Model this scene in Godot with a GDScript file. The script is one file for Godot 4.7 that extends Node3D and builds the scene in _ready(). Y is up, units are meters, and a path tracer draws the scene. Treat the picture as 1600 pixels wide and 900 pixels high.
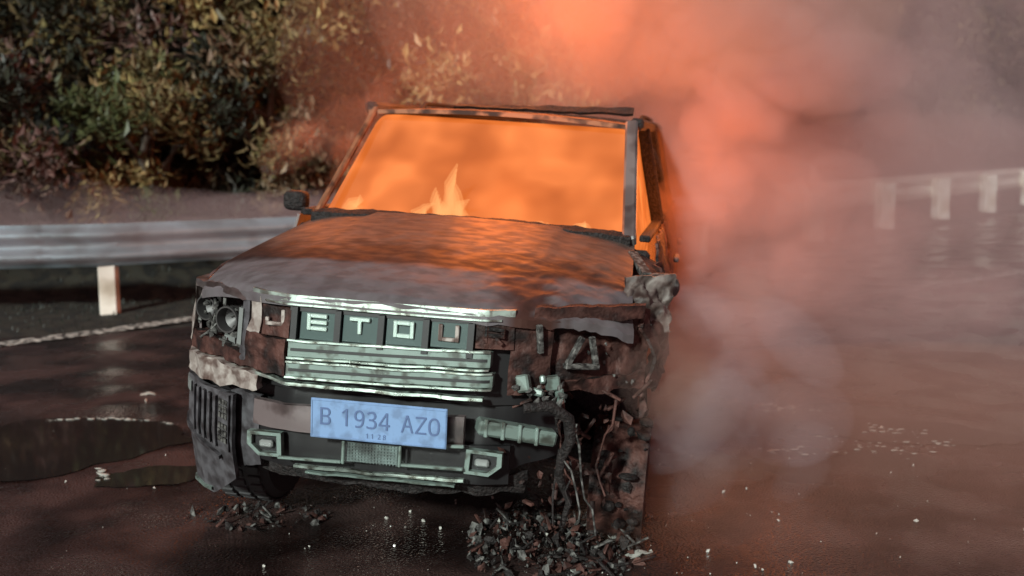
extends Node3D

var M := {}
var rng := RandomNumberGenerator.new()
var noise := FastNoiseLite.new()
var fine := FastNoiseLite.new()
var used := {}

# ------------------------------------------------------------------ helpers

func numbered(called: String, parent: Node) -> String:
	var key = str(parent.get_instance_id()) + called
	used[key] = used.get(key, -1) + 1
	return called if used[key] == 0 else "%s_%03d" % [called, used[key]]

func tag(o: Node, label := "", category := "", group := "", kind := "") -> Node:
	if label: o.set_meta("label", label)
	if category: o.set_meta("category", category)
	if group: o.set_meta("group", group)
	if kind: o.set_meta("kind", kind)
	return o

func thing(called: String, label: String, category: String, at := Vector3.ZERO, turn := 0.0, group := "") -> Node3D:
	var o := Node3D.new()
	o.name = numbered(called, self)
	add_child(o, true)
	o.position = at
	o.rotation.y = turn
	tag(o, label, category, group)
	return o

func obj(called: String, st, m: Material, parent: Node = self) -> MeshInstance3D:
	var o := MeshInstance3D.new()
	if st is SurfaceTool:
		st.generate_normals()
		o.mesh = st.commit()
	else:
		o.mesh = st
	o.material_override = m
	o.name = numbered(called, parent)
	parent.add_child(o, true)
	return o

func mb() -> SurfaceTool:
	var st := SurfaceTool.new()
	st.begin(Mesh.PRIMITIVE_TRIANGLES)
	st.set_smooth_group(-1)
	return st

func lin(r: float, g: float, b: float) -> Color:
	return Color(r, g, b).linear_to_srgb()

func mat(r: float, g: float, b: float, rough := 0.6, metal := 0.0) -> StandardMaterial3D:
	var m := StandardMaterial3D.new()
	m.albedo_color = lin(r, g, b)
	m.roughness = rough
	m.metallic = metal
	return m

func noise_tex(s: int, freq: float, octaves: int, lo: Color, hi: Color, a := 0.3, b := 0.7, size := 512, mid = null) -> NoiseTexture2D:
	var n := FastNoiseLite.new()
	n.seed = s
	n.frequency = freq
	n.noise_type = FastNoiseLite.TYPE_SIMPLEX_SMOOTH
	n.fractal_octaves = octaves
	var t := NoiseTexture2D.new()
	t.width = size
	t.height = size
	t.seamless = true
	t.noise = n
	var g := Gradient.new()
	if mid == null:
		g.offsets = PackedFloat32Array([a, b])
		g.colors = PackedColorArray([lo, hi])
	else:
		g.offsets = PackedFloat32Array([a, (a + b) / 2, b])
		g.colors = PackedColorArray([lo, mid, hi])
	t.color_ramp = g
	return t

func tri_out(st: SurfaceTool, a: Vector3, b: Vector3, c: Vector3, out: Vector3) -> void:
	if (c - a).cross(b - a).dot(out) < 0:
		var t := b
		b = c
		c = t
	for p in [a, b, c]:
		st.set_uv(Vector2(p.x, p.z))
		st.add_vertex(p)

func quad_out(st: SurfaceTool, a: Vector3, b: Vector3, c: Vector3, d: Vector3, out: Vector3) -> void:
	tri_out(st, a, b, c, out)
	tri_out(st, a, c, d, out)

# box with chamfered edges; basis columns carry its turn
func box(st: SurfaceTool, c: Vector3, size: Vector3, bevel := 0.004, bs := Basis.IDENTITY) -> void:
	var h := size / 2
	var b: float = min(bevel, min(h.x, min(h.y, h.z)) * 0.6)
	var p := func(sx, sy, sz, ax: int) -> Vector3:
		var v := Vector3(sx * h.x, sy * h.y, sz * h.z)
		if ax != 0: v.x -= sx * b
		if ax != 1: v.y -= sy * b
		if ax != 2: v.z -= sz * b
		return c + bs * v
	for s in [-1, 1]:
		quad_out(st, p.call(s, -1, -1, 0), p.call(s, 1, -1, 0), p.call(s, 1, 1, 0), p.call(s, -1, 1, 0), bs * Vector3(s, 0, 0))
		quad_out(st, p.call(-1, s, -1, 1), p.call(1, s, -1, 1), p.call(1, s, 1, 1), p.call(-1, s, 1, 1), bs * Vector3(0, s, 0))
		quad_out(st, p.call(-1, -1, s, 2), p.call(1, -1, s, 2), p.call(1, 1, s, 2), p.call(-1, 1, s, 2), bs * Vector3(0, 0, s))
	for s in [-1, 1]:
		for t in [-1, 1]:
			quad_out(st, p.call(s, t, -1, 0), p.call(s, t, 1, 0), p.call(s, t, 1, 1), p.call(s, t, -1, 1), bs * Vector3(s, t, 0))
			quad_out(st, p.call(s, -1, t, 0), p.call(s, 1, t, 0), p.call(s, 1, t, 2), p.call(s, -1, t, 2), bs * Vector3(s, 0, t))
			quad_out(st, p.call(-1, s, t, 1), p.call(1, s, t, 1), p.call(1, s, t, 2), p.call(-1, s, t, 2), bs * Vector3(0, s, t))
			for r in [-1, 1]:
				tri_out(st, p.call(s, t, r, 0), p.call(s, t, r, 1), p.call(s, t, r, 2), bs * Vector3(s, t, r))

# bar of rectangular section between two points
func bar(st: SurfaceTool, a: Vector3, b: Vector3, w: float, d: float, bevel := 0.003, up := Vector3.UP) -> void:
	var z := (b - a).normalized()
	var x := up.cross(z)
	if x.length() < 0.01: x = Vector3.RIGHT.cross(z)
	x = x.normalized()
	box(st, (a + b) / 2, Vector3(w, d, a.distance_to(b)), bevel, Basis(x, z.cross(x), z))

func tube(st: SurfaceTool, pts: Array, rads: Array, sides := 8) -> void:
	var rings := []
	var prev := Vector3.ZERO
	for i in pts.size():
		var t: Vector3 = (pts[min(i + 1, pts.size() - 1)] - pts[max(i - 1, 0)]).normalized()
		var x := prev
		if i == 0: x = Vector3.UP if absf(t.y) < 0.9 else Vector3.RIGHT
		x = (x - t * x.dot(t)).normalized()
		prev = x
		var y := t.cross(x)
		var ring := []
		for k in sides:
			var a := TAU * k / sides
			ring.append(pts[i] + (x * cos(a) + y * sin(a)) * rads[min(i, rads.size() - 1)])
		rings.append(ring)
	st.set_smooth_group(3)
	for i in pts.size() - 1:
		for k in sides:
			var k2: int = (k + 1) % sides
			var o: Vector3 = rings[i][k] + rings[i][k2] - pts[i] * 2
			quad_out(st, rings[i][k], rings[i][k2], rings[i + 1][k2], rings[i + 1][k], o)
	st.set_smooth_group(-1)
	for e in [0, pts.size() - 1]:
		var o2: Vector3 = pts[0] - pts[1] if e == 0 else pts[e] - pts[e - 1]
		for k in sides:
			tri_out(st, pts[e], rings[e][k], rings[e][(k + 1) % sides], o2)

# profile of (radius, along) turned about an axis
func lathe(st: SurfaceTool, prof: Array, o: Vector3, axis: Vector3, segs := 28, cap := false) -> void:
	axis = axis.normalized()
	var x := axis.cross(Vector3.UP if absf(axis.y) < 0.9 else Vector3.RIGHT).normalized()
	var y := axis.cross(x)
	for i in prof.size() - 1:
		st.set_smooth_group(10 + i)
		for k in segs:
			var a := TAU * k / segs
			var b := TAU * (k + 1) / segs
			var da := x * cos(a) + y * sin(a)
			var db := x * cos(b) + y * sin(b)
			var p0: Vector2 = prof[i]
			var p1: Vector2 = prof[i + 1]
			var dir := (da + db) * (p1.y - p0.y) - axis * (p1.x - p0.x) * 2.0
			quad_out(st, o + da * p0.x + axis * p0.y, o + db * p0.x + axis * p0.y, o + db * p1.x + axis * p1.y, o + da * p1.x + axis * p1.y, dir)
	st.set_smooth_group(-1)

# sheet with thickness from a point function on the unit square
func sheet(st: SurfaceTool, f: Callable, nu: int, nv: int, back: Vector3, col = null) -> void:
	var P := []
	for i in nu + 1:
		var row := []
		for j in nv + 1:
			row.append(f.call(float(i) / nu, float(j) / nv))
		P.append(row)
	var put := func(i, j, off: Vector3):
		if col != null: st.set_color(col.call(float(i) / nu, float(j) / nv))
		st.set_uv(Vector2(float(i) / nu, float(j) / nv))
		st.add_vertex(P[i][j] + off)
	var n0: Vector3 = (P[1][0] - P[0][0]).cross(P[0][1] - P[0][0])
	var flip: bool = n0.dot(back) < 0
	for layer in 2:
		st.set_smooth_group(1 + layer)
		var off := back * layer
		var fl: bool = flip if layer == 0 else not flip
		for i in nu:
			for j in nv:
				var q := [[i, j], [i + 1, j], [i + 1, j + 1], [i, j], [i + 1, j + 1], [i, j + 1]]
				if fl: q = [[i, j], [i + 1, j + 1], [i + 1, j], [i, j], [i, j + 1], [i + 1, j + 1]]
				for e in q: put.call(e[0], e[1], off)
	st.set_smooth_group(-1)
	var rim := []
	for i in nu: rim.append([i, 0, i + 1, 0])
	for j in nv: rim.append([nu, j, nu, j + 1])
	for i in nu: rim.append([nu - i, nv, nu - i - 1, nv])
	for j in nv: rim.append([0, nv - j, 0, nv - j - 1])
	for e in rim:
		var q := [[e[0], e[1], 0], [e[2], e[3], 0], [e[2], e[3], 1], [e[0], e[1], 0], [e[2], e[3], 1], [e[0], e[1], 1]]
		if not flip: q.reverse()
		for k in q: put.call(k[0], k[1], back * k[2])

# flat polygon pushed along back, pts in order
func prism(st: SurfaceTool, pts: Array, back: Vector3, hole := []) -> void:
	var flat := PackedVector2Array()
	var n: Vector3 = -back.normalized()
	var c := Vector3.ZERO
	for p in pts: c += p / pts.size()
	if hole.is_empty():
		for p in pts: flat.append(Vector2(p.x, p.y))
		var idx := Geometry2D.triangulate_polygon(flat)
		for i in range(0, idx.size(), 3):
			tri_out(st, pts[idx[i]], pts[idx[i + 1]], pts[idx[i + 2]], n)
			tri_out(st, pts[idx[i]] + back, pts[idx[i + 1]] + back, pts[idx[i + 2]] + back, -n)
	for i in pts.size():
		var j: int = (i + 1) % pts.size()
		var d: Vector3 = (pts[j] - pts[i]).cross(back)
		if d.dot((pts[i] + pts[j]) / 2 - c) < 0: d = -d
		quad_out(st, pts[i], pts[j], pts[j] + back, pts[i] + back, d)
		if not hole.is_empty():
			quad_out(st, hole[i], hole[j], hole[j] + back, hole[i] + back, -d)
			quad_out(st, pts[i], pts[j], hole[j], hole[i], n)
			quad_out(st, pts[i] + back, pts[j] + back, hole[j] + back, hole[i] + back, -n)

# lumpy closed ball: radii, roughness of outline
func lump(st: SurfaceTool, c: Vector3, r: Vector3, amp: float, freq: float, segs := 10, power := 1.0, col = null) -> void:
	var rings := segs / 2 + 1
	var pt := func(i, k) -> Vector3:
		var a : float = PI * i / rings - PI / 2
		var b : float = TAU * (k % segs) / segs
		var d := Vector3(cos(a) * cos(b), sin(a), cos(a) * sin(b))
		if power != 1.0:
			d = Vector3(signf(d.x) * pow(absf(d.x), power), signf(d.y) * pow(absf(d.y), power), signf(d.z) * pow(absf(d.z), power))
		var q := c + d * r
		var k2 := 1.0 + amp * noise.get_noise_3dv(q * freq * 100.0)
		return c + d * r * k2
	st.set_smooth_group(5)
	for i in rings:
		for k in segs:
			var a: Vector3 = pt.call(i, k)
			var b: Vector3 = pt.call(i, k + 1)
			var e: Vector3 = pt.call(i + 1, k + 1)
			var f: Vector3 = pt.call(i + 1, k)
			var o := (a + e) / 2 - c
			if i > 0: tri_out(st, a, b, e, o)
			if i < rings - 1: tri_out(st, a, e, f, o)
	st.set_smooth_group(-1)

func shard(st: SurfaceTool, c: Vector3, size: float, flat := 0.3) -> void:
	var bs := Basis.from_euler(Vector3(rng.randf() * TAU, rng.randf() * TAU, rng.randf() * TAU))
	var v := []
	for k in 5:
		var a := TAU * k / 5.0 + rng.randf() * 0.8
		v.append(c + bs * Vector3(cos(a) * size * rng.randf_range(0.4, 1), rng.randf_range(-1, 1) * size * flat * 0.4, sin(a) * size * rng.randf_range(0.4, 1)))
	var t := c + bs * Vector3(0, size * flat, 0)
	var b := c - bs * Vector3(0, size * flat, 0)
	for k in 5:
		tri_out(st, v[k], v[(k + 1) % 5], t, bs.y)
		tri_out(st, v[k], v[(k + 1) % 5], b, -bs.y)

# ------------------------------------------------------------------ materials

func make_materials() -> void:
	var soot := mat(0.02, 0.016, 0.016, 0.75)
	soot.albedo_texture = noise_tex(3, 0.02, 4, Color(0.45, 0.4, 0.4), Color(1.5, 1.3, 1.25), 0.3, 0.75)
	soot.uv1_triplanar = true
	soot.uv1_scale = Vector3.ONE * 2.5
	soot.heightmap_enabled = true
	soot.heightmap_texture = noise_tex(4, 0.05, 4, Color.BLACK, Color.WHITE)
	soot.heightmap_scale = 0.5
	M.soot = soot
	M.black = mat(0.012, 0.011, 0.012, 0.5)
	var pl := mat(0.11, 0.105, 0.115, 0.55)
	pl.albedo_texture = noise_tex(5, 0.015, 5, Color(0.5, 0.47, 0.47), Color(1, 1, 1), 0.25, 0.65)
	pl.uv1_triplanar = true
	pl.uv1_scale = Vector3.ONE * 1.7
	pl.heightmap_enabled = true
	pl.heightmap_texture = noise_tex(6, 0.2, 2, Color.BLACK, Color.WHITE)
	pl.heightmap_scale = 0.08
	M.plastic = pl
	var ch := mat(0.5, 0.6, 0.54, 0.28, 0.85)
	ch.albedo_texture = noise_tex(7, 0.01, 5, Color(0.6, 0.56, 0.54), Color(1, 1, 1), 0.2, 0.5)
	ch.uv1_triplanar = true
	ch.uv1_scale = Vector3.ONE * 2.0
	ch.roughness_texture = noise_tex(8, 0.02, 4, Color(0.4, 0.4, 0.4), Color(1, 1, 1))
	ch.roughness = 0.6
	M.chrome = ch
	var pg := mat(0.19, 0.25, 0.225, 0.4, 0.15)
	pg.albedo_texture = noise_tex(9, 0.02, 4, Color(0.55, 0.5, 0.48), Color(1, 1, 1), 0.2, 0.5)
	pg.uv1_triplanar = true
	pg.uv1_scale = Vector3.ONE * 1.2
	M.trim = pg
	var paint := mat(0.17, 0.135, 0.135, 0.4, 0.15)
	paint.albedo_texture = noise_tex(10, 0.008, 5, Color(0.32, 0.24, 0.22), Color(1, 1, 1), 0.3, 0.6)
	paint.uv1_triplanar = true
	paint.uv1_scale = Vector3.ONE * 0.9
	paint.clearcoat_enabled = true
	paint.clearcoat = 0.5
	paint.clearcoat_roughness = 0.25
	M.paint = paint
	var hood := mat(1, 1, 1, 0.66, 0.25)
	hood.vertex_color_use_as_albedo = true
	hood.roughness_texture = noise_tex(11, 0.012, 4, Color(0.75, 0.75, 0.75), Color(1, 1, 1))
	hood.uv1_triplanar = true
	hood.uv1_scale = Vector3(1.2, 1.5, 2.2)
	hood.albedo_texture = noise_tex(41, 0.012, 5, Color(0.85, 0.83, 0.82), Color(1, 1, 1), 0.3, 0.6)
	hood.heightmap_enabled = false
	hood.heightmap_texture = noise_tex(12, 0.012, 5, Color.BLACK, Color.WHITE)
	hood.heightmap_scale = 0.22
	M.hood = hood
	var burnt := mat(0.11, 0.075, 0.068, 0.7, 0.2)
	burnt.albedo_texture = noise_tex(13, 0.012, 5, Color(0.2, 0.16, 0.16), Color(1, 0.8, 0.75), 0.3, 0.65, 512, Color(0.6, 0.42, 0.38))
	burnt.uv1_triplanar = true
	burnt.uv1_scale = Vector3.ONE * 1.3
	burnt.heightmap_enabled = true
	burnt.heightmap_texture = noise_tex(14, 0.03, 4, Color.BLACK, Color.WHITE)
	burnt.heightmap_scale = 0.5
	M.burnt = burnt
	M.ash = mat(0.17, 0.165, 0.155, 0.8)
	M.ash.albedo_texture = noise_tex(15, 0.02, 5, Color(0.2, 0.18, 0.18), Color(1, 1, 1), 0.3, 0.65)
	M.ash.uv1_triplanar = true
	M.ash.uv1_scale = Vector3.ONE * 3.0
	M.pale = mat(0.42, 0.37, 0.34, 0.6)
	M.pale.albedo_texture = noise_tex(16, 0.012, 5, Color(0.5, 0.42, 0.4), Color(1, 1, 1), 0.3, 0.6)
	M.pale.uv1_triplanar = true
	M.pale.uv1_scale = Vector3.ONE * 2.0
	M.pillar = mat(0.2, 0.19, 0.19, 0.45, 0.4)
	M.pillar.albedo_texture = noise_tex(31, 0.006, 4, Color(0.45, 0.4, 0.4), Color(1, 1, 1), 0.25, 0.55)
	M.pillar.uv1_triplanar = true
	M.rust_tint = mat(0.3, 0.13, 0.065, 0.75)  # burnt steel, with the orange fire haze over its edges put into the colour
	M.rust_tint.albedo_texture = noise_tex(42, 0.01, 5, Color(0.3, 0.25, 0.22), Color(1, 1, 1), 0.3, 0.6)
	M.rust_tint.uv1_triplanar = true
	M.peel = mat(0.2, 0.17, 0.155, 0.6)
	M.peel.albedo_texture = noise_tex(43, 0.008, 4, Color(0.35, 0.25, 0.22), Color(1, 1, 1), 0.3, 0.6)
	M.peel.uv1_triplanar = true
	M.peel.uv1_scale = Vector3.ONE * 2.0
	M.letter = mat(0.6, 0.75, 0.68, 0.35, 0.4)
	M.gloss = mat(0.05, 0.085, 0.08, 0.3, 0.0)
	M.red = mat(0.25, 0.09, 0.06, 0.6)
	M.glass_bit = mat(0.5, 0.48, 0.44, 0.15)
	M.lamp_glass = mat(0.3, 0.32, 0.31, 0.35, 0.3)
	M.scorched_chrome = mat(0.09, 0.085, 0.085, 0.5, 0.6)
	M.rubber = mat(0.05, 0.048, 0.05, 0.8)
	var pt := mat(0.2, 0.32, 0.54, 0.45)  # white plate, the blue cast of the light put into its colour
	pt.albedo_texture = noise_tex(17, 0.012, 4, Color(0.88, 0.87, 0.87), Color(1, 1, 1), 0.2, 0.55)
	pt.uv1_triplanar = true
	pt.uv1_scale = Vector3.ONE * 2.5
	M.plate = pt
	M.plate_ink = mat(0.09, 0.14, 0.28, 0.5)
	M.rail = mat(0.24, 0.31, 0.36, 0.5, 0.4)
	M.rail.albedo_texture = noise_tex(18, 0.006, 4, Color(0.7, 0.68, 0.66), Color(1, 1, 1), 0.25, 0.6)
	M.rail.uv1_triplanar = true
	M.rail.uv1_scale = Vector3.ONE * 0.7
	M.white_rail = mat(0.82, 0.79, 0.72, 0.6)
	M.white_rail.albedo_texture = noise_tex(19, 0.006, 4, Color(0.75, 0.72, 0.68), Color(1, 1, 1), 0.25, 0.6)
	M.white_rail.uv1_triplanar = true
	M.white_rail.uv1_scale = Vector3.ONE * 0.5
	var road := mat(0.056, 0.032, 0.029, 1.0)
	road.albedo_texture = noise_tex(20, 0.006, 6, Color(0.45, 0.42, 0.42), Color(1.0, 1.0, 1.0), 0.25, 0.7, 1024)
	road.roughness_texture = noise_tex(21, 0.006, 5, Color(0.07, 0.07, 0.07), Color(0.5, 0.5, 0.5), 0.35, 0.7, 1024)
	road.uv1_scale = Vector3.ONE * 0.23
	road.heightmap_enabled = true
	road.heightmap_texture = noise_tex(22, 0.3, 3, Color.BLACK, Color.WHITE, 0.2, 0.8, 1024)
	road.heightmap_scale = 0.45
	M.road = road
	var soil := mat(0.02, 0.018, 0.016, 0.95)
	soil.albedo_texture = noise_tex(23, 0.02, 5, Color(0.4, 0.4, 0.35), Color(1.2, 1.1, 0.9), 0.3, 0.7)
	soil.uv1_scale = Vector3.ONE * 0.4
	M.soil = soil
	M.line = mat(0.6, 0.6, 0.55, 0.6)
	M.line.albedo_texture = noise_tex(24, 0.03, 5, Color(0.15, 0.14, 0.14), Color(1, 1, 1), 0.35, 0.6)
	M.line.uv1_scale = Vector3.ONE * 0.8
	M.water = mat(0.02, 0.018, 0.018, 0.06)
	M.foam = mat(0.36, 0.36, 0.33, 0.7)
	M.bark = mat(0.06, 0.045, 0.035, 0.9)
	M.leaf = mat(1, 1, 1, 0.55)
	M.leaf.vertex_color_use_as_albedo = true
	M.leaf.backlight_enabled = true
	M.leaf.backlight = Color(0.35, 0.35, 0.2)
	var fl := mat(0.02, 0.01, 0.005, 1.0)
	fl.emission_enabled = true
	fl.emission = Color(1, 1, 1)
	fl.emission_operator = BaseMaterial3D.EMISSION_OP_MULTIPLY
	fl.emission_texture = noise_tex(25, 0.004, 3, lin(0.33, 0.066, 0.009), lin(0.64, 0.165, 0.038), 0.25, 0.75, 512, lin(0.45, 0.10, 0.018))
	fl.emission_energy_multiplier = 1.0
	fl.uv1_triplanar = true
	fl.uv1_scale = Vector3(0.8, 1.3, 0.8)
	M.flame = fl
	var fb := mat(0.02, 0.01, 0.005, 1.0)
	fb.emission_enabled = true
	fb.emission = lin(1.0, 0.42, 0.14)
	fb.emission_energy_multiplier = 0.75
	fb.transparency = BaseMaterial3D.TRANSPARENCY_ALPHA
	fb.albedo_color.a = 0.16
	M.flame_bright = fb

# ------------------------------------------------------------------ the car

func C(u: float, v: float, w: float) -> Vector3:
	return Vector3(u, v, -w)

const WRAP := [[0.0, 0.02], [0.35, 0.03], [0.47, 0.08], [0.55, 0.14], [0.65, 0.22], [0.8, 0.34], [0.9, 0.46], [0.97, 0.62], [1.1, 0.9]]

func front_w(u: float, v: float) -> float:
	var a := absf(u)
	for i in WRAP.size() - 1:
		if a <= WRAP[i + 1][0]:
			var t: float = (a - WRAP[i][0]) / (WRAP[i + 1][0] - WRAP[i][0])
			return lerpf(WRAP[i][1], WRAP[i + 1][1], t) + maxf(0.0, v - 0.78) * 0.12 + maxf(0.0, 0.5 - v) * 0.3
	return 0.9

func prof(pts: Array, u: float) -> Vector2:
	for i in pts.size() - 1:
		if u <= pts[i + 1][0] or i == pts.size() - 2:
			var t := clampf((u - pts[i][0]) / (pts[i + 1][0] - pts[i][0]), 0, 1)
			return Vector2(lerpf(pts[i][1], pts[i + 1][1], t), lerpf(pts[i][2], pts[i + 1][2], t))
	return Vector2.ZERO

# a plate that follows the wrapped front; pts are [u, low v, high v]
func front(called: String, pts: Array, out: float, thick: float, m: Material, parent: Node, crumple := 0.0, nv := 3) -> MeshInstance3D:
	var st := mb()
	var u0: float = pts[0][0]
	var u1: float = pts[-1][0]
	var nu: int = max(3, int((u1 - u0) / 0.02))
	var f := func(s: float, t: float) -> Vector3:
		var u := lerpf(u0, u1, s)
		var p := prof(pts, u)
		var v := lerpf(p.x, p.y, t)
		var q := C(u, v, front_w(u, v) - out)
		if crumple > 0.0:
			q += Vector3(noise.get_noise_3dv(q * 900), noise.get_noise_3dv(q * 900 + Vector3(99, 0, 0)), 1.5 * noise.get_noise_3dv(q * 700 + Vector3(0, 77, 0))) * crumple
		return q
	sheet(st, f, nu, nv, C(0, 0, thick))
	return obj(called, st, m, parent)

func side_x(w: float, v: float) -> float:
	var x := 0.93 - 0.05 * maxf(0.0, v - 0.95) / 0.2 - 0.03 * maxf(0.0, 0.6 - v) / 0.3
	if w < 0.7: x -= (0.7 - w) * 0.18
	if w > 4.2: x -= (w - 4.2) * 0.12
	return x

func side(called: String, sgn: float, pts: Array, m: Material, parent: Node, crumple := 0.0) -> MeshInstance3D:
	var st := mb()
	var w0: float = pts[0][0]
	var w1: float = pts[-1][0]
	var f := func(s: float, t: float) -> Vector3:
		var w := lerpf(w0, w1, s)
		var p := prof(pts, w)
		var v := lerpf(p.x, p.y, t)
		var q := C(sgn * side_x(w, v), v, w)
		if crumple > 0.0:
			q += Vector3(1.6 * noise.get_noise_3dv(q * 700), noise.get_noise_3dv(q * 800 + Vector3(9, 0, 0)), noise.get_noise_3dv(q * 800 + Vector3(0, 9, 0))) * crumple
		return q
	sheet(st, f, max(6, int((w1 - w0) / 0.03)), 10, Vector3(-sgn * 0.012, 0, 0))
	return obj(called, st, m, parent)

func arch_pts(w0: float, w1: float, cw: float, top0: float, top1: float) -> Array:
	var a := []
	var n := 28
	for i in n + 1:
		var w := lerpf(w0, w1, float(i) / n)
		var d := absf(w - cw)
		var lo := 0.4
		if d < 0.46: lo = maxf(0.4, 0.36 + sqrt(0.46 * 0.46 - d * d))
		a.append([w, lo, lerpf(top0, top1, float(i) / n)])
	return a

func make_wheel(car: Node3D, at: Vector3, r: float, burnt: bool) -> void:
	var ax := Vector3(1, 0, 0)
	if not burnt:
		var t := mb()
		lathe(t, [Vector2(r * 0.62, -0.11), Vector2(r * 0.9, -0.125), Vector2(r * 0.98, -0.10), Vector2(r, -0.06), Vector2(r, 0.06), Vector2(r * 0.98, 0.10), Vector2(r * 0.9, 0.125), Vector2(r * 0.62, 0.11), Vector2(r * 0.62, -0.11)], at, ax, 36)
		for k in 40:
			for s in [-1, 0, 1]:
				var a := TAU * (k + 0.5 * absf(s)) / 40
				var d := Vector3(0, cos(a), sin(a))
				box(t, at + d * (r + 0.004) + ax * s * 0.075, Vector3(0.055, 0.014, 0.04), 0.003, Basis(ax, d, ax.cross(d)))
		obj("tyre", t, M.rubber, car)
	var w := mb()
	var rr := r * 0.64
	lathe(w, [Vector2(rr * 0.9, -0.1), Vector2(rr, -0.11), Vector2(rr, 0.11), Vector2(rr * 0.9, 0.1), Vector2(rr * 0.86, 0.0), Vector2(rr * 0.9, -0.1)], at, ax, 30)
	lathe(w, [Vector2(0.001, 0.08), Vector2(0.07, 0.075), Vector2(0.075, -0.05), Vector2(0.001, -0.05)], at, ax, 16)
	for k in 6:
		var a := TAU * k / 6.0
		var d := Vector3(0, cos(a), sin(a))
		for s in [-1, 1]:
			bar(w, at + d * 0.05 + ax * s * 0.06, at + d * rr * 0.92 + ax * s * 0.07, 0.045, 0.02, 0.004, ax)
	obj("wheel_rim", w, M.burnt if burnt else M.plastic, car)
	if burnt:
		var l := mb()
		for k in 90:
			var a := rng.randf() * TAU
			var d := Vector3(0, cos(a), sin(a))
			var c := at + d * (rr + rng.randf_range(-0.02, 0.05)) + ax * rng.randf_range(-0.1, 0.1)
			if k % 3 == 0: lump(l, c, Vector3(rng.randf_range(0.02, 0.06), rng.randf_range(0.012, 0.04), rng.randf_range(0.02, 0.07)), 0.9, 0.5, 8)
			else: shard(l, c, 0.008 + 0.04 * pow(rng.randf(), 2.0))
		obj("melted_tyre", l, M.soot, car)

func letter_bars(st: SurfaceTool, ch: String, c: Vector3, w: float, h: float, t: float) -> void:
	# block capitals made of straight bars, as cast emblem letters are
	var L := -w / 2 + t / 2
	var R := w / 2 - t / 2
	var T := h / 2 - t / 2
	var B := -h / 2 + t / 2
	var segs := []
	match ch:
		"J": segs = [[R, h / 2, R, -h / 2], [-w / 2, B, R - t / 2, B], [L, B + t / 2, L, 0.0]]
		"E": segs = [[L, h / 2, L, -h / 2], [L + t / 2, T, w / 2, T], [L + t / 2, 0, w / 2, 0], [L + t / 2, B, w / 2, B]]
		"T": segs = [[-w / 2, T, w / 2, T], [0, T - t / 2, 0, -h / 2]]
		"O": segs = [[L, h / 2, L, -h / 2], [R, h / 2, R, -h / 2], [L + t / 2, T, R - t / 2, T], [L + t / 2, B, R - t / 2, B]]
		"U": segs = [[L, h / 2, L, -h / 2], [R, h / 2, R, -h / 2], [L + t / 2, B, R - t / 2, B]]
		"R": segs = [[L, h / 2, L, -h / 2], [L + t / 2, T, w / 2, T], [R, T - t / 2, R, t / 2], [L + t / 2, 0, w / 2, 0], [t * 0.3, -t / 2, R, -h / 2]]
	for s in segs:
		bar(st, c + Vector3(s[0], s[1], 0), c + Vector3(s[2], s[3], 0), t, 0.012, 0.002, Vector3(0, 0, 1))

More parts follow.
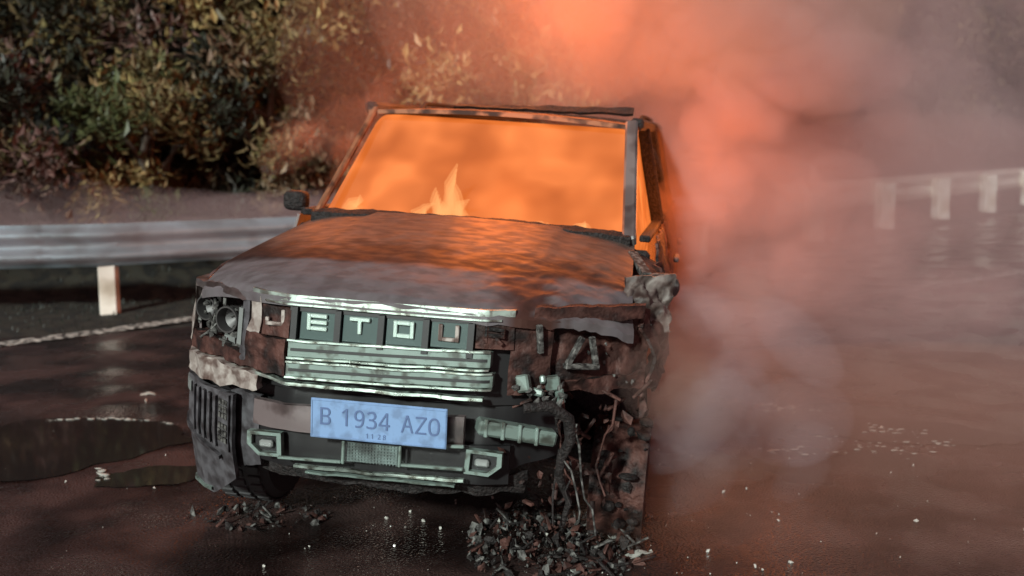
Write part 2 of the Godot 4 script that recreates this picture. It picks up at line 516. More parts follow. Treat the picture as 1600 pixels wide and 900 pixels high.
func build_car() -> void:
	var car := thing("burning_suv", "grey boxy off-road car on fire, charred front with missing bumper end", "car")
	car.transform = Transform3D(Basis(Vector3.UP, deg_to_rad(-9.78)) * Basis(Vector3(0, 0, 1), deg_to_rad(-3.78)), Vector3(-0.5066, 0, -3.5218))
	# --- hood: a slanted front facet, a dark band painted at its crease, then the scorched long top
	var hp := [[0.03, 1.09], [0.06, 1.112], [0.16, 1.145], [0.33, 1.185], [0.42, 1.197], [0.8, 1.238], [1.28, 1.285]]
	var hoodp := func(s: float, t: float) -> Vector3:
		var a := s * 2.0 - 1.0
		var ww := lerpf(0.03, 1.28, t * t * 0.5 + t * 0.5)
		var v := 0.0
		for i in hp.size() - 1:
			if ww <= hp[i + 1][0] + 1e-5:
				v = lerpf(hp[i][1], hp[i + 1][1], (ww - hp[i][0]) / (hp[i + 1][0] - hp[i][0]))
				break
		var half := 0.83 - 0.07 * t
		var u := a * half
		# power dome and rolled edges
		v -= 0.045 * pow(absf(a), 6.0) + 0.02 * absf(a) + 0.015 * (1.0 - t) * absf(a)
		v += 0.012 * smoothstep(0.62, 0.55, absf(a)) * t
		var w := ww + (front_w(u, 0.9) - 0.02) * (1.0 - t) * 0.95 + 0.08 * a * a * t
		var q := C(u, v, w)
		var dmg := smoothstep(0.1, 0.7, a) * (1.0 - t) + 0.1 * t
		q.y += dmg * (0.012 * noise.get_noise_2d(u * 500, w * 500) + 0.01 * noise.get_noise_2d(u * 1600, w * 900))
		if a > 0.9 and t < 0.3: q.y -= 0.02 * (a - 0.9) * 10
		return q
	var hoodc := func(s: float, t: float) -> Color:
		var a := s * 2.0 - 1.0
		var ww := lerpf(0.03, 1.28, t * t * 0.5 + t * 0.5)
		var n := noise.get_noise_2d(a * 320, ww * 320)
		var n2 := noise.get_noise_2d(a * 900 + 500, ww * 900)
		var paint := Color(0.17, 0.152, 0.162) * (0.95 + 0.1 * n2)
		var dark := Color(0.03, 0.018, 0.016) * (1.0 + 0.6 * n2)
		var rust_tint := Color(0.15, 0.1, 0.082) * (0.95 + 0.3 * n2)
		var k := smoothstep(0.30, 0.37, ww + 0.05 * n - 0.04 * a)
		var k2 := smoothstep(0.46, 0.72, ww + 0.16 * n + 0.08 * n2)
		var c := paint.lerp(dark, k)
		c = c.lerp(rust_tint, k2 * 0.85)
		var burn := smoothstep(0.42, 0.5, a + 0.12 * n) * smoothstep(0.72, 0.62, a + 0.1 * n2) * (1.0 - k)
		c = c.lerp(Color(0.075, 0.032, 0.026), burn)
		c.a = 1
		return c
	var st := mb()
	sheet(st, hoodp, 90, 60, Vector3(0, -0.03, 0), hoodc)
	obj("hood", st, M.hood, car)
	front("hood_trim", [[-0.52, 1.062, 1.084], [0.0, 1.066, 1.09], [0.44, 1.074, 1.096]], 0.012, 0.03, M.chrome, car, 0.001)
	front("hood_trim", [[-0.45, 1.050, 1.056], [0.4, 1.058, 1.064]], 0.02, 0.02, M.chrome, car, 0.001)
	# --- grille with its letter panels and two double slats
	front("grille_backing", [[-0.5, 0.74, 1.066], [0.5, 0.76, 1.07]], -0.06, 0.02, M.black, car)
	front("grille_frame", [[-0.345, 1.03, 1.05], [0.44, 1.045, 1.062]], 0.004, 0.05, M.black, car)
	var us := [-0.405, -0.242, -0.088, 0.068, 0.224, 0.378]
	var word := "JETOUR"
	for i in 6:
		var u: float = us[i]
		var burn: bool = i == 0 or i == 5
		var pm: Material = M.burnt if burn else M.gloss
		var p := front("letter_panel", [[u - 0.062, 0.93 + 0.03 * i / 5.0, 1.035 + 0.012 * i / 5.0], [u + 0.062, 0.932 + 0.03 * i / 5.0, 1.037 + 0.012 * i / 5.0]], 0.0, 0.03, pm, car, 0.006 if burn else 0.0)
		var l := mb()
		letter_bars(l, word[i], C(u, 0.997 + 0.012 * i / 5.0, front_w(u, 1.0) - 0.008), 0.072, 0.058, 0.0135)
		obj("letter", l, [M.pale, M.letter, M.letter, M.letter, M.pale, M.burnt][i], p)
	for i in 5:
		var u: float = (us[i] + us[i + 1]) / 2
		front("grille_divider", [[u - 0.011, 0.93, 1.045], [u + 0.011, 0.932, 1.047]], 0.02, 0.04, M.black, car)
	for r in [[0.912, 0.052, -0.340, 0.372], [0.842, 0.046, -0.342, 0.385]]:
		var s := front("grille_slat", [[r[2], r[0] - r[1] / 2 - 0.012, r[0] + r[1] / 2 - 0.012], [r[3], r[0] - r[1] / 2 + 0.016, r[0] + r[1] / 2 + 0.012]], 0.012, 0.05, M.trim, car, 0.001)
		front("slat_groove", [[r[2] + 0.01, r[0] - 0.018, r[0] - 0.009], [r[3] - 0.01, r[0] + 0.009, r[0] + 0.018]], 0.016, 0.02, M.black, s)
		for e in [-1, 1]:
			front("slat_edge", [[r[2], r[0] + e * (r[1] / 2 + 0.004) - 0.015, r[0] + e * (r[1] / 2 + 0.004) - 0.009], [r[3], r[0] + e * (r[1] / 2 + 0.004) + 0.01, r[0] + e * (r[1] / 2 + 0.004) + 0.016]], 0.026, 0.02, M.chrome, s, 0.003)
	front("grille_lower_lip", [[-0.47, 0.79, 0.80], [-0.34, 0.775, 0.785], [0.36, 0.79, 0.80]], 0.02, 0.03, M.chrome, car, 0.004)
	# scorched cheek between the headlamp and the grille
	front("cheek_panel", [[-0.535, 0.80, 0.93], [-0.35, 0.80, 0.925]], 0.01, 0.03, M.burnt, car, 0.016)
	front("cheek_panel", [[-0.53, 0.93, 1.06], [-0.475, 0.93, 1.06]], 0.012, 0.03, M.pale, car, 0.02)
	front("cheek_panel", [[0.43, 0.80, 1.07], [0.56, 0.82, 1.08]], -0.01, 0.03, M.burnt, car, 0.012)
	# --- headlamp on the left of the picture: an empty scorched shell
	var hl := Node3D.new()
	hl.name = numbered("headlamp", car)
	car.add_child(hl, true)
	hl.set_meta("label", "burnt out headlamp shell with broken reflectors")
	front("lamp_housing", [[-0.91, 0.80, 1.03], [-0.54, 0.80, 1.05]], -0.11, 0.02, M.soot, hl, 0.03, 6)
	front("lamp_frame", [[-0.92, 1.01, 1.036], [-0.7, 1.035, 1.062], [-0.53, 1.032, 1.058]], 0.015, 0.12, M.paint, hl, 0.01)
	front("lamp_frame", [[-0.93, 0.80, 1.03], [-0.895, 0.80, 1.03]], 0.015, 0.12, M.pale, hl, 0.012)
	front("lamp_frame", [[-0.91, 0.775, 0.84], [-0.7, 0.79, 0.845], [-0.53, 0.80, 0.835]], 0.01, 0.1, M.burnt, hl, 0.012)
	front("lamp_frame", [[-0.572, 0.82, 1.05], [-0.535, 0.82, 1.05]], 0.012, 0.1, M.plastic, hl, 0.01)
	for q in [[-0.80, 0.945, 0.05], [-0.665, 0.93, 0.052]]:
		var lm := mb()
		var o := C(q[0], q[1], front_w(q[0], q[1]) + 0.06)
		lathe(lm, [Vector2(q[2], 0.035), Vector2(q[2] * 0.97, 0.045), Vector2(q[2] * 0.86, 0.045), Vector2(q[2] * 0.8, 0.0), Vector2(0.003, -0.02)], o, C(q[0] * 0.4, 0, -1), 20)
		obj("reflector", lm, M.scorched_chrome, hl)
	var lf := mb()
	for k in 46:
		var u := rng.randf_range(-0.9, -0.56)
		var v := rng.randf_range(0.83, 1.01)
		if k < 14:
			var a := C(u, v, front_w(u, v) + rng.randf_range(0.0, 0.07))
			bar(lf, a, a + Vector3(rng.randf_range(-0.05, 0.05), rng.randf_range(-0.08, 0.08), rng.randf_range(-0.03, 0.03)), 0.012, 0.008)
		else:
			shard(lf, C(u, v, front_w(u, v) + rng.randf_range(0.0, 0.08)), rng.randf_range(0.012, 0.035))
	obj("lamp_fragments", lf, M.ash, hl).set_meta("kind", "stuff")
	var dl := front("daylight_bar", [[-0.585, 0.87, 1.0], [-0.562, 0.87, 1.0]], 0.02, 0.02, M.lamp_glass, hl)
	dl.set_meta("label", "pale upright lamp strip")
	front("daylight_bar", [[-0.70, 0.845, 0.866], [-0.62, 0.85, 0.87]], -0.02, 0.02, M.lamp_glass, hl, 0.01)
	# --- headlamp corner on the right of the picture: collapsed
	var hr := Node3D.new()
	hr.name = numbered("headlamp", car)
	car.add_child(hr, true)
	hr.set_meta("label", "collapsed charred headlamp corner")
	front("lamp_housing", [[0.5, 0.80, 1.07], [0.88, 0.80, 1.06]], -0.06, 0.02, M.burnt, hr, 0.03, 8)
	front("lamp_frame", [[0.5, 1.055, 1.105], [0.86, 1.05, 1.10]], 0.01, 0.06, M.burnt, hr, 0.008)
	front("lamp_frame", [[0.52, 0.80, 0.84], [0.88, 0.79, 0.85]], -0.03, 0.06, M.burnt, hr, 0.02)
	var rf := mb()
	for k in 22:
		var u := rng.randf_range(0.5, 0.88)
		var v := rng.randf_range(0.8, 1.06)
		shard(rf, C(u, v, front_w(u, v) + rng.randf_range(0.0, 0.08)), rng.randf_range(0.008, 0.026))
	for q in [[0.66, 1.0, 0.615, 0.9], [0.69, 1.0, 0.71, 0.9], [0.61, 0.9, 0.72, 0.89], [0.52, 1.05, 0.53, 0.95]]:
		bar(rf, C(q[0], q[1], front_w(q[0], 0.9) - 0.01), C(q[2], q[3], front_w(q[2], 0.9) - 0.01), 0.02, 0.02)
	obj("lamp_fragments", rf, M.ash, hr).set_meta("kind", "stuff")
	# --- bumper
	front("bumper_top", [[-0.985, 0.70, 0.735], [-0.85, 0.685, 0.775], [-0.65, 0.70, 0.785], [-0.45, 0.742, 0.79]], 0.03, 0.05, M.pale, car, 0.012)
	front("bumper_core", [[-0.95, 0.44, 0.72], [-0.5, 0.5, 0.76], [0.36, 0.5, 0.80], [0.6, 0.56, 0.78]], -0.08, 0.03, M.black, car, 0.01)
	var corner := front("bumper_corner", [[-1.0, 0.30, 0.675], [-0.93, 0.21, 0.672], [-0.74, 0.22, 0.67], [-0.585, 0.35, 0.68]], 0.03, 0.03, M.plastic, car, 0.004, 8)
	corner.set_meta("label", "grey plastic bumper end with upright fins")
	front("corner_lamp", [[-0.93, 0.615, 0.655], [-0.865, 0.61, 0.65]], 0.042, 0.02, M.lamp_glass, corner)
	for k in 5:
		var u := -0.83 + k * 0.036
		front("corner_fin", [[u - 0.007, 0.475 - k * 0.004, 0.655], [u + 0.007, 0.472 - k * 0.004, 0.655]], 0.05, 0.03, M.plastic, corner)
	front("corner_ledge", [[-0.95, 0.47, 0.485], [-0.8, 0.44, 0.455], [-0.66, 0.41, 0.425]], 0.055, 0.04, M.plastic, corner)
	front("corner_ledge", [[-0.92, 0.205, 0.217], [-0.75, 0.235, 0.247]], 0.045, 0.03, M.trim, corner)
	front("corner_inner", [[-0.64, 0.36, 0.68], [-0.47, 0.44, 0.70]], -0.03, 0.03, M.plastic, car, 0.008)
	var sq := front("vent_panel", [[-0.663, 0.455, 0.675], [-0.60, 0.46, 0.678]], 0.046, 0.03, M.plastic, car)
	for r in 2:
		for q in 3:
			for s in 3:
				var u := -0.65 + q * 0.0185
				var v := 0.645 - r * 0.09 - s * 0.025
				front("vent_cell", [[u - 0.007, v - 0.010, v + 0.010], [u + 0.007, v - 0.010, v + 0.010]], 0.052, 0.012, M.ash, sq)
	front("bumper_band", [[-0.478, 0.608, 0.698], [0.0, 0.615, 0.715], [0.30, 0.625, 0.728]], 0.012, 0.03, M.paint, car, 0.004)
	front("lower_valance", [[-0.5, 0.46, 0.61], [0.45, 0.48, 0.62]], -0.035, 0.02, M.black, car, 0.004)
	front("skid_plate", [[-0.5, 0.40, 0.47], [0.0, 0.40, 0.48], [0.5, 0.43, 0.5]], -0.08, 0.02, M.soot, car, 0.015)
	# foglamp surrounds: pale hexagonal frames
	for sgn in [-1, 1]:
		var dv := 0.0 if sgn < 0 else 0.02
		var fo := []
		var fi := []
		var w0 := front_w(0.4, 0.55) - 0.035
		for p in [[0.474, 0.595], [0.350, 0.598], [0.345, 0.512], [0.43, 0.510], [0.474, 0.548]]:
			fo.append(C(sgn * (p[0] if sgn < 0 else p[0] - 0.036), p[1] + dv, w0))
			fi.append(C(sgn * (lerpf(p[0], 0.409, 0.26) if sgn < 0 else lerpf(p[0], 0.409, 0.26) - 0.036), lerpf(p[1], 0.553, 0.27) + dv, w0))
		var fm := mb()
		prism(fm, fo, C(0, 0, 0.03), fi)
		var fr := obj("foglamp_surround", fm, M.trim, car)
		var bk := mb()
		prism(bk, fi.map(func(p): return p + C(0, 0, 0.024)), C(0, 0, 0.01))
		obj("foglamp_bowl", bk, M.black, fr)
		var fl := mb()
		box(fl, C(sgn * 0.405 - (0.0 if sgn < 0 else 0.036), 0.553 + dv, w0 + 0.01), Vector3(0.05, 0.026, 0.02), 0.006)
		obj("foglamp_lens", fl, M.lamp_glass, fr)
	# pale trim that frames the lower intakes, and the textured centre between them
	var wf := front_w(0.2, 0.55) - 0.03
	for q in [[-0.35, 0.518, -0.119, 0.528], [-0.113, 0.522, -0.113, 0.605], [0.088, 0.534, 0.088, 0.612], [0.094, 0.543, 0.31, 0.553], [0.094, 0.615, 0.31, 0.632]]:
		var tr := mb()
		bar(tr, C(q[0], q[1], wf), C(q[2], q[3], wf), 0.011, 0.014, 0.003, Vector3(0, 0, 1))
		obj("intake_frame", tr, M.trim, car)
	var mesh_m := mat(0.17, 0.22, 0.21, 0.6)
	mesh_m.albedo_texture = M.plastic.albedo_texture
	mesh_m.uv1_triplanar = true
	var cp := front("centre_intake", [[-0.105, 0.528, 0.60], [0.08, 0.536, 0.608]], 0.012, 0.02, mesh_m, car)
	var cg := mb()
	for i in 16:
		var u := -0.098 + i * 0.0115
		bar(cg, C(u, 0.531, front_w(u, 0.55) - 0.014), C(u, 0.603, front_w(u, 0.55) - 0.014), 0.004, 0.005, 0.001, Vector3(0, 0, 1))
	for i in 7:
		bar(cg, C(-0.103, 0.534 + i * 0.0108, front_w(0, 0.55) - 0.0145), C(0.078, 0.54 + i * 0.0108, front_w(0, 0.55) - 0.0145), 0.004, 0.005, 0.001, Vector3(0, 0, 1))
	obj("intake_mesh", cg, mesh_m, cp)
	front("chin_strip", [[-0.30, 0.482, 0.492], [0.31, 0.502, 0.512]], 0.02, 0.02, M.chrome, car, 0.004)
	front("chin_strip", [[-0.26, 0.462, 0.470], [0.28, 0.480, 0.488]], 0.014, 0.02, M.trim, car, 0.005)
	# --- number plate
	var pq := mb()
	var pw := front_w(0.2, 0.7) - 0.07
	var rot := Basis(Vector3(0, 0, 1), 0.022)
	var pc := C(0.018, 0.693, pw)
	box(pq, pc, Vector3(0.476, 0.138, 0.006), 0.003, rot)
	var plate := obj("number_plate", pq, M.plate, car)
	plate.set_meta("label", "white number plate reading B 1934 AZO, coloured with the blue cast of the light")
	var bd := mb()
	for e in [[0, 0.063, 0.47, 0.004], [0, -0.063, 0.47, 0.004], [-0.233, 0, 0.004, 0.128], [0.233, 0, 0.004, 0.128]]:
		box(bd, pc + rot * Vector3(e[0], e[1], 0.004), Vector3(e[2], e[3], 0.003), 0.001, rot)
	obj("plate_rim", bd, M.plate, plate)
	var ft := SystemFont.new()
	ft.font_names = PackedStringArray(["Droid Sans Mono"])
	var places := [["B", -0.185, 0.02], ["1", -0.112, 0.021], ["9", -0.066, 0.02], ["3", -0.021, 0.019], ["4", 0.023, 0.018], ["A", 0.102, 0.017], ["Z", 0.149, 0.016], ["O", 0.194, 0.015]]
	for p in places:
		var tm := TextMesh.new()
		tm.text = p[0]
		tm.font = ft
		tm.font_size = 64
		tm.pixel_size = 0.0013
		tm.depth = 0.003
		var o := obj("plate_character", tm, M.plate_ink, plate)
		o.transform = Transform3D(rot.scaled(Vector3(0.92, 1.0, 1.0)), pc + rot * Vector3(p[1], p[2] - 0.012, 0.0045))
	for p in [[-0.036, "1"], [-0.018, "1"], [0.006, "2"], [0.024, "8"]]:
		var tm := TextMesh.new()
		tm.text = p[1]
		tm.font = ft
		tm.font_size = 32
		tm.pixel_size = 0.0007
		tm.depth = 0.002
		var o := obj("plate_character", tm, M.plate_ink, plate)
		o.transform = Transform3D(rot, pc + rot * Vector3(p[0], -0.048, 0.004))
	# --- what the missing bumper end lays bare
	var be := mb()
	bar(be, C(0.345, 0.705, 0.02), C(0.60, 0.662, 0.12), 0.07, 0.05, 0.008, Vector3(0, 1, 0))
	for k in 4:
		bar(be, C(0.38 + k * 0.055, 0.735 - k * 0.009, 0.0 + k * 0.02), C(0.38 + k * 0.055, 0.672 - k * 0.009, 0.0 + k * 0.02), 0.014, 0.012, 0.003, Vector3(0, 0, 1))
	obj("crash_beam", be, M.trim, car)
	for q in [[0.485, 0.85, 0.045, 0.06], [0.575, 0.845, 0.05, 0.05], [0.53, 0.815, 0.05, 0.025], [0.60, 0.80, 0.03, 0.06], [0.545, 0.86, 0.02, 0.03]]:
		var br := mb()
		box(br, C(q[0], q[1], front_w(q[0], 0.8) - 0.01), Vector3(q[2], q[3], 0.04), 0.006, Basis.from_euler(Vector3(rng.randf_range(-0.4, 0.4), rng.randf_range(-0.4, 0.4), rng.randf_range(-0.3, 0.3))))
		obj("beam_bracket", br, M.trim, car)
	var bs2 := mb()
	for k in 24:
		shard(bs2, C(rng.randf_range(0.46, 0.62), rng.randf_range(0.78, 0.87), 0.09 + rng.randf_range(-0.05, 0.08)), rng.randf_range(0.012, 0.03))
	obj("bracket_scraps", bs2, M.ash, car).set_meta("kind", "stuff")
	var hs := mb()
	tube(hs, [C(0.50, 0.78, 0.02), C(0.585, 0.79, 0.05), C(0.645, 0.74, 0.10), C(0.655, 0.66, 0.12), C(0.63, 0.60, 0.12), C(0.62, 0.52, 0.15), C(0.66, 0.42, 0.18), C(0.64, 0.32, 0.2)], [0.016, 0.02, 0.021, 0.02, 0.018, 0.016, 0.012, 0.01], 10)
	obj("hanging_hose", hs, M.soot, car)
	for k in 6:
		var ws := mb()
		var u := rng.randf_range(0.46, 0.8)
		var v := rng.randf_range(0.62, 0.85)
		var pts := [C(u, v, 0.12)]
		for j in 6:
			pts.append(pts[-1] + Vector3(rng.randf_range(-0.03, 0.03), -rng.randf_range(0.03, 0.09), rng.randf_range(-0.03, 0.03)))
		tube(ws, pts, [0.006, 0.005, 0.004], 6)
		obj("hanging_wire", ws, [M.soot, M.ash, M.burnt][k % 3], car)
	var tg := mb()
	for k in 70:
		var u := rng.randf_range(0.42, 0.86)
		var v := rng.randf_range(0.36, 0.80)
		var p := C(u, v, front_w(u, 0.6) + rng.randf_range(0.02, 0.25))
		if k % 3 == 0:
			bar(tg, p, p + Vector3(rng.randf_range(-0.1, 0.1), rng.randf_range(-0.1, 0.1), rng.randf_range(-0.05, 0.05)), 0.02, 0.012)
		else:
			shard(tg, p, rng.randf_range(0.012, 0.04))
	obj("charred_wreckage", tg, M.burnt, car).set_meta("kind", "stuff")
	# --- fenders, doors, rear quarters
	for sgn in [-1.0, 1.0]:
		var fm: Material = M.paint if sgn < 0 else M.burnt
		var fpts := arch_pts(0.48, 1.4, 0.90, 1.045, 1.16)
		if sgn > 0:
			for q in fpts: q[1] = maxf(q[1], 0.72 + 0.16 * noise.get_noise_2d(q[0] * 900, 40) + 0.1 * noise.get_noise_2d(q[0] * 2600, 90))
		side("fender", sgn, fpts, fm, car, 0.003 if sgn < 0 else 0.03)
		var top := mb()
		var sg: float = sgn
		sheet(top, func(s: float, t: float) -> Vector3:
			var w := lerpf(0.46, 1.42, s)
			var vt := lerpf(1.04, 1.16, s)
			var q := C(sg * lerpf(side_x(w, vt) - 0.004, 0.745, t), lerpf(vt - 0.006, lerpf(1.07, 1.20, s), t), w)
			if sg > 0: q += Vector3(0.4, 1, 0.3) * 0.035 * noise.get_noise_3dv(q * 700)
			return q, 24, 5, Vector3(0, -0.012, 0))
		obj("fender_top", top, M.paint if sgn < 0 else M.burnt, car)
		var am := mb()
		var arc := []
		for i in 15:
			var a := lerpf(0.75, PI, i / 14.0)
			arc.append(C(sgn * 0.925, 0.36 + 0.465 * sin(a), 0.90 - 0.465 * cos(a)))
		tube(am, arc, [0.022], 8)
		if sgn < 0: obj("arch_trim", am, M.plastic if sgn < 0 else M.soot, car)
		for dr in [[1.43, 2.42], [2.45, 3.38]]:
			var d := side("door", sgn, [[dr[0], 0.38 if sgn < 0 else 0.86, 1.235], [lerpf(dr[0], dr[1], 0.3), 0.38 if sgn < 0 else 0.72, 1.238], [lerpf(dr[0], dr[1], 0.5), 0.38 if sgn < 0 else 0.8, 1.24], [dr[1], 0.38, 1.245]], M.paint if sgn < 0 else M.burnt, car, 0.002 if sgn < 0 else 0.012)
			var hm := mb()
			box(hm, C(sgn * 0.94, 1.08, dr[1] - 0.14), Vector3(0.03, 0.03, 0.18), 0.008)
			obj("handle", hm, M.plastic, d)
		side("rear_quarter", sgn, arch_pts(3.41, 4.55, 3.70, 1.245, 1.235), M.paint if sgn < 0 else M.burnt, car, 0.002 if sgn < 0 else 0.012)
		# greenhouse frame: pillars and roof rail
		var pm: Material = M.rust_tint if sgn < 0 else M.pillar
		var pa := mb()
		bar(pa, C(sgn * 0.735, 1.235, 1.33), C(sgn * 0.665, 1.765, 2.0), 0.062 if sgn > 0 else 0.03, 0.06 if sgn > 0 else 0.035, 0.01, Vector3(0, 0, 1))
		obj("windscreen_pillar", pa, pm, car)
		var k := 0
		for pw2 in [2.44, 3.42, 4.42]:
			var pb := mb()
			bar(pb, C(sgn * 0.825, 1.235, pw2), C(sgn * 0.70, 1.75, pw2 + 0.04), 0.07, 0.06, 0.012, Vector3(0, 0, 1))
			obj("side_pillar", pb, M.soot, car)
		var rl := mb()
		bar(rl, C(sgn * 0.69, 1.765, 1.98), C(sgn * 0.70, 1.775, 4.5), 0.07, 0.06, 0.015)
		obj("roof_side_rail", rl, M.soot, car)
		var rk := mb()
		tube(rk, [C(sgn * 0.66, 1.78, 2.9), C(sgn * 0.66, 1.82, 3.0), C(sgn * 0.665, 1.825, 3.5), C(sgn * 0.665, 1.825, 4.2), C(sgn * 0.66, 1.78, 4.35)], [0.014], 8)
		obj("roof_rack_bar", rk, M.soot, car)
		var bl := mb()
		bar(bl, C(sgn * 0.80, 1.25, 1.4), C(sgn * 0.85, 1.25, 4.45), 0.05, 0.03, 0.006)
		obj("window_sill", bl, M.soot, car)
	var hdr := mb()
	sheet(hdr, func(s: float, t: float) -> Vector3:
		var u := lerpf(-0.70, 0.70, s)
		return C(u, 1.752 + 0.03 * (1 - u * u * 2) + 0.012 * t, 1.98 - 0.04 * (1 - u * u * 2) + 0.32 * t), 20, 4, Vector3(0, -0.022, 0))
	obj("windscreen_header", hdr, M.rust_tint, car)
	var roof := mb()
	sheet(roof, func(s: float, t: float) -> Vector3:
		var u := lerpf(-0.69, 0.69, s)
		return C(u, 1.79 + 0.03 * (1 - u * u * 2) - 0.01 * t, 3.3 + 1.22 * t), 16, 8, Vector3(0, -0.03, 0))
	obj("rear_roof_panel", roof, M.soot, car)
	var vis := mb()
	sheet(vis, func(q: float, t: float) -> Vector3:
		var u := lerpf(-0.28, 0.66, q)
		return C(u, 1.80 + 0.018 * q + 0.012 * noise.get_noise_2d(u * 500, t * 50) + t * (0.012 + 0.022 * q), 2.10 + 0.06 * t), 24, 3, C(0, -0.012, 0.02))
	obj("roof_light_bar", vis, M.soot, car)
	var cw := mb()
	sheet(cw, func(s: float, t: float) -> Vector3:
		var u := lerpf(-0.74, 0.74, s)
		var q := C(u, 1.262 + 0.012 * t + 0.02 * (1 - u * u * 1.7) + 0.006 * noise.get_noise_2d(u * 600, t * 90) + 0.004 * noise.get_noise_2d(u * 2400, t * 200), 1.25 + 0.08 * u * u + 0.1 * t)
		return q, 70, 4, Vector3(0, -0.05, 0))
	obj("windscreen_cowl", cw, M.soot, car)
	var dash := mb()
	sheet(dash, func(s: float, t: float) -> Vector3:
		var u := lerpf(-0.72, 0.72, s)
		return C(u, 1.235 + 0.02 * sin(t * PI) + 0.015 * noise.get_noise_2d(u * 400, t * 200), 1.36 + 0.5 * t), 30, 6, Vector3(0, -0.2, 0))
	obj("dashboard", dash, M.soot, car)
	var fl := mb()
	box(fl, C(0, 0.42, 2.6), Vector3(1.76, 0.08, 3.7), 0.02)
	box(fl, C(0, 0.8, 1.38), Vector3(1.66, 0.8, 0.06), 0.02)
	obj("floor_pan", fl, M.soot, car)
	var eb := mb()
	box(eb, C(0, 0.75, 0.72), Vector3(0.9, 0.5, 0.8), 0.05)
	obj("engine_block", eb, M.soot, car)
	var tg2 := mb()
	box(tg2, C(0, 0.82, 4.56), Vector3(1.7, 0.84, 0.06), 0.02)
	obj("tailgate", tg2, M.burnt, car)
	# mirrors
	for sgn in [-1.0, 1.0]:
		var mm := mb()
		if sgn < 0:
			lump(mm, C(-0.90, 1.29, 1.52), Vector3(0.06, 0.05, 0.05), 0.4, 0.12, 20, 0.55)
			bar(mm, C(-0.86, 1.245, 1.5), C(-0.78, 1.25, 1.5), 0.05, 0.035)
		else:
			lump(mm, C(0.90, 1.11, 0.92), Vector3(0.085, 0.06, 0.08), 0.7, 0.35, 16, 0.8)
			bar(mm, C(0.84, 1.14, 0.95), C(0.76, 1.2, 1.2), 0.04, 0.03)
		obj("door_mirror", mm, M.soot if sgn < 0 else M.ash, car)
	var pf := mb()
	sheet(pf, func(s: float, t: float) -> Vector3:
		var a := lerpf(0.77, 0.95, s)
		var q := C(a, lerpf(1.04, 1.18, t) - 0.12 * absf(s - 0.4) * (1 - t), 0.5 + 0.15 * s + 0.1 * t)
		return q + Vector3(1, 1, 1.5) * 0.035 * noise.get_noise_3dv(q * 900), 24, 20, Vector3(0, 0, -0.01))
	obj("peeled_fender_skin", pf, M.peel, car).set_meta("label", "peeled pale scrap of fender skin")
	make_wheel(car, C(-0.80, 0.355, 1.0), 0.36, false)
	make_wheel(car, C(0.80, 0.30, 0.90), 0.385, true)
	make_wheel(car, C(-0.80, 0.36, 3.70), 0.385, false)
	make_wheel(car, C(0.80, 0.36, 3.70), 0.385, false)

# ------------------------------------------------------------------ fire and smoke

func tongue(st: SurfaceTool, base: Vector3, h: float, r: float, lean: Vector3, s: int) -> void:
	var pts := []
	var rad := []
	var n := 7
	for i in n + 1:
		var t := float(i) / n
		pts.append(base + Vector3.UP * h * t + lean * t * t + Vector3(noise.get_noise_2d(s * 70, t * 140), 0, noise.get_noise_2d(s * 70 + 900, t * 140)) * r * 1.3 * t)
		rad.append(maxf(0.004, r * pow(1.0 - t, 0.8) * (0.75 + 0.9 * t * (1 - t) * 1.6)))
	tube(st, pts, rad, 6)

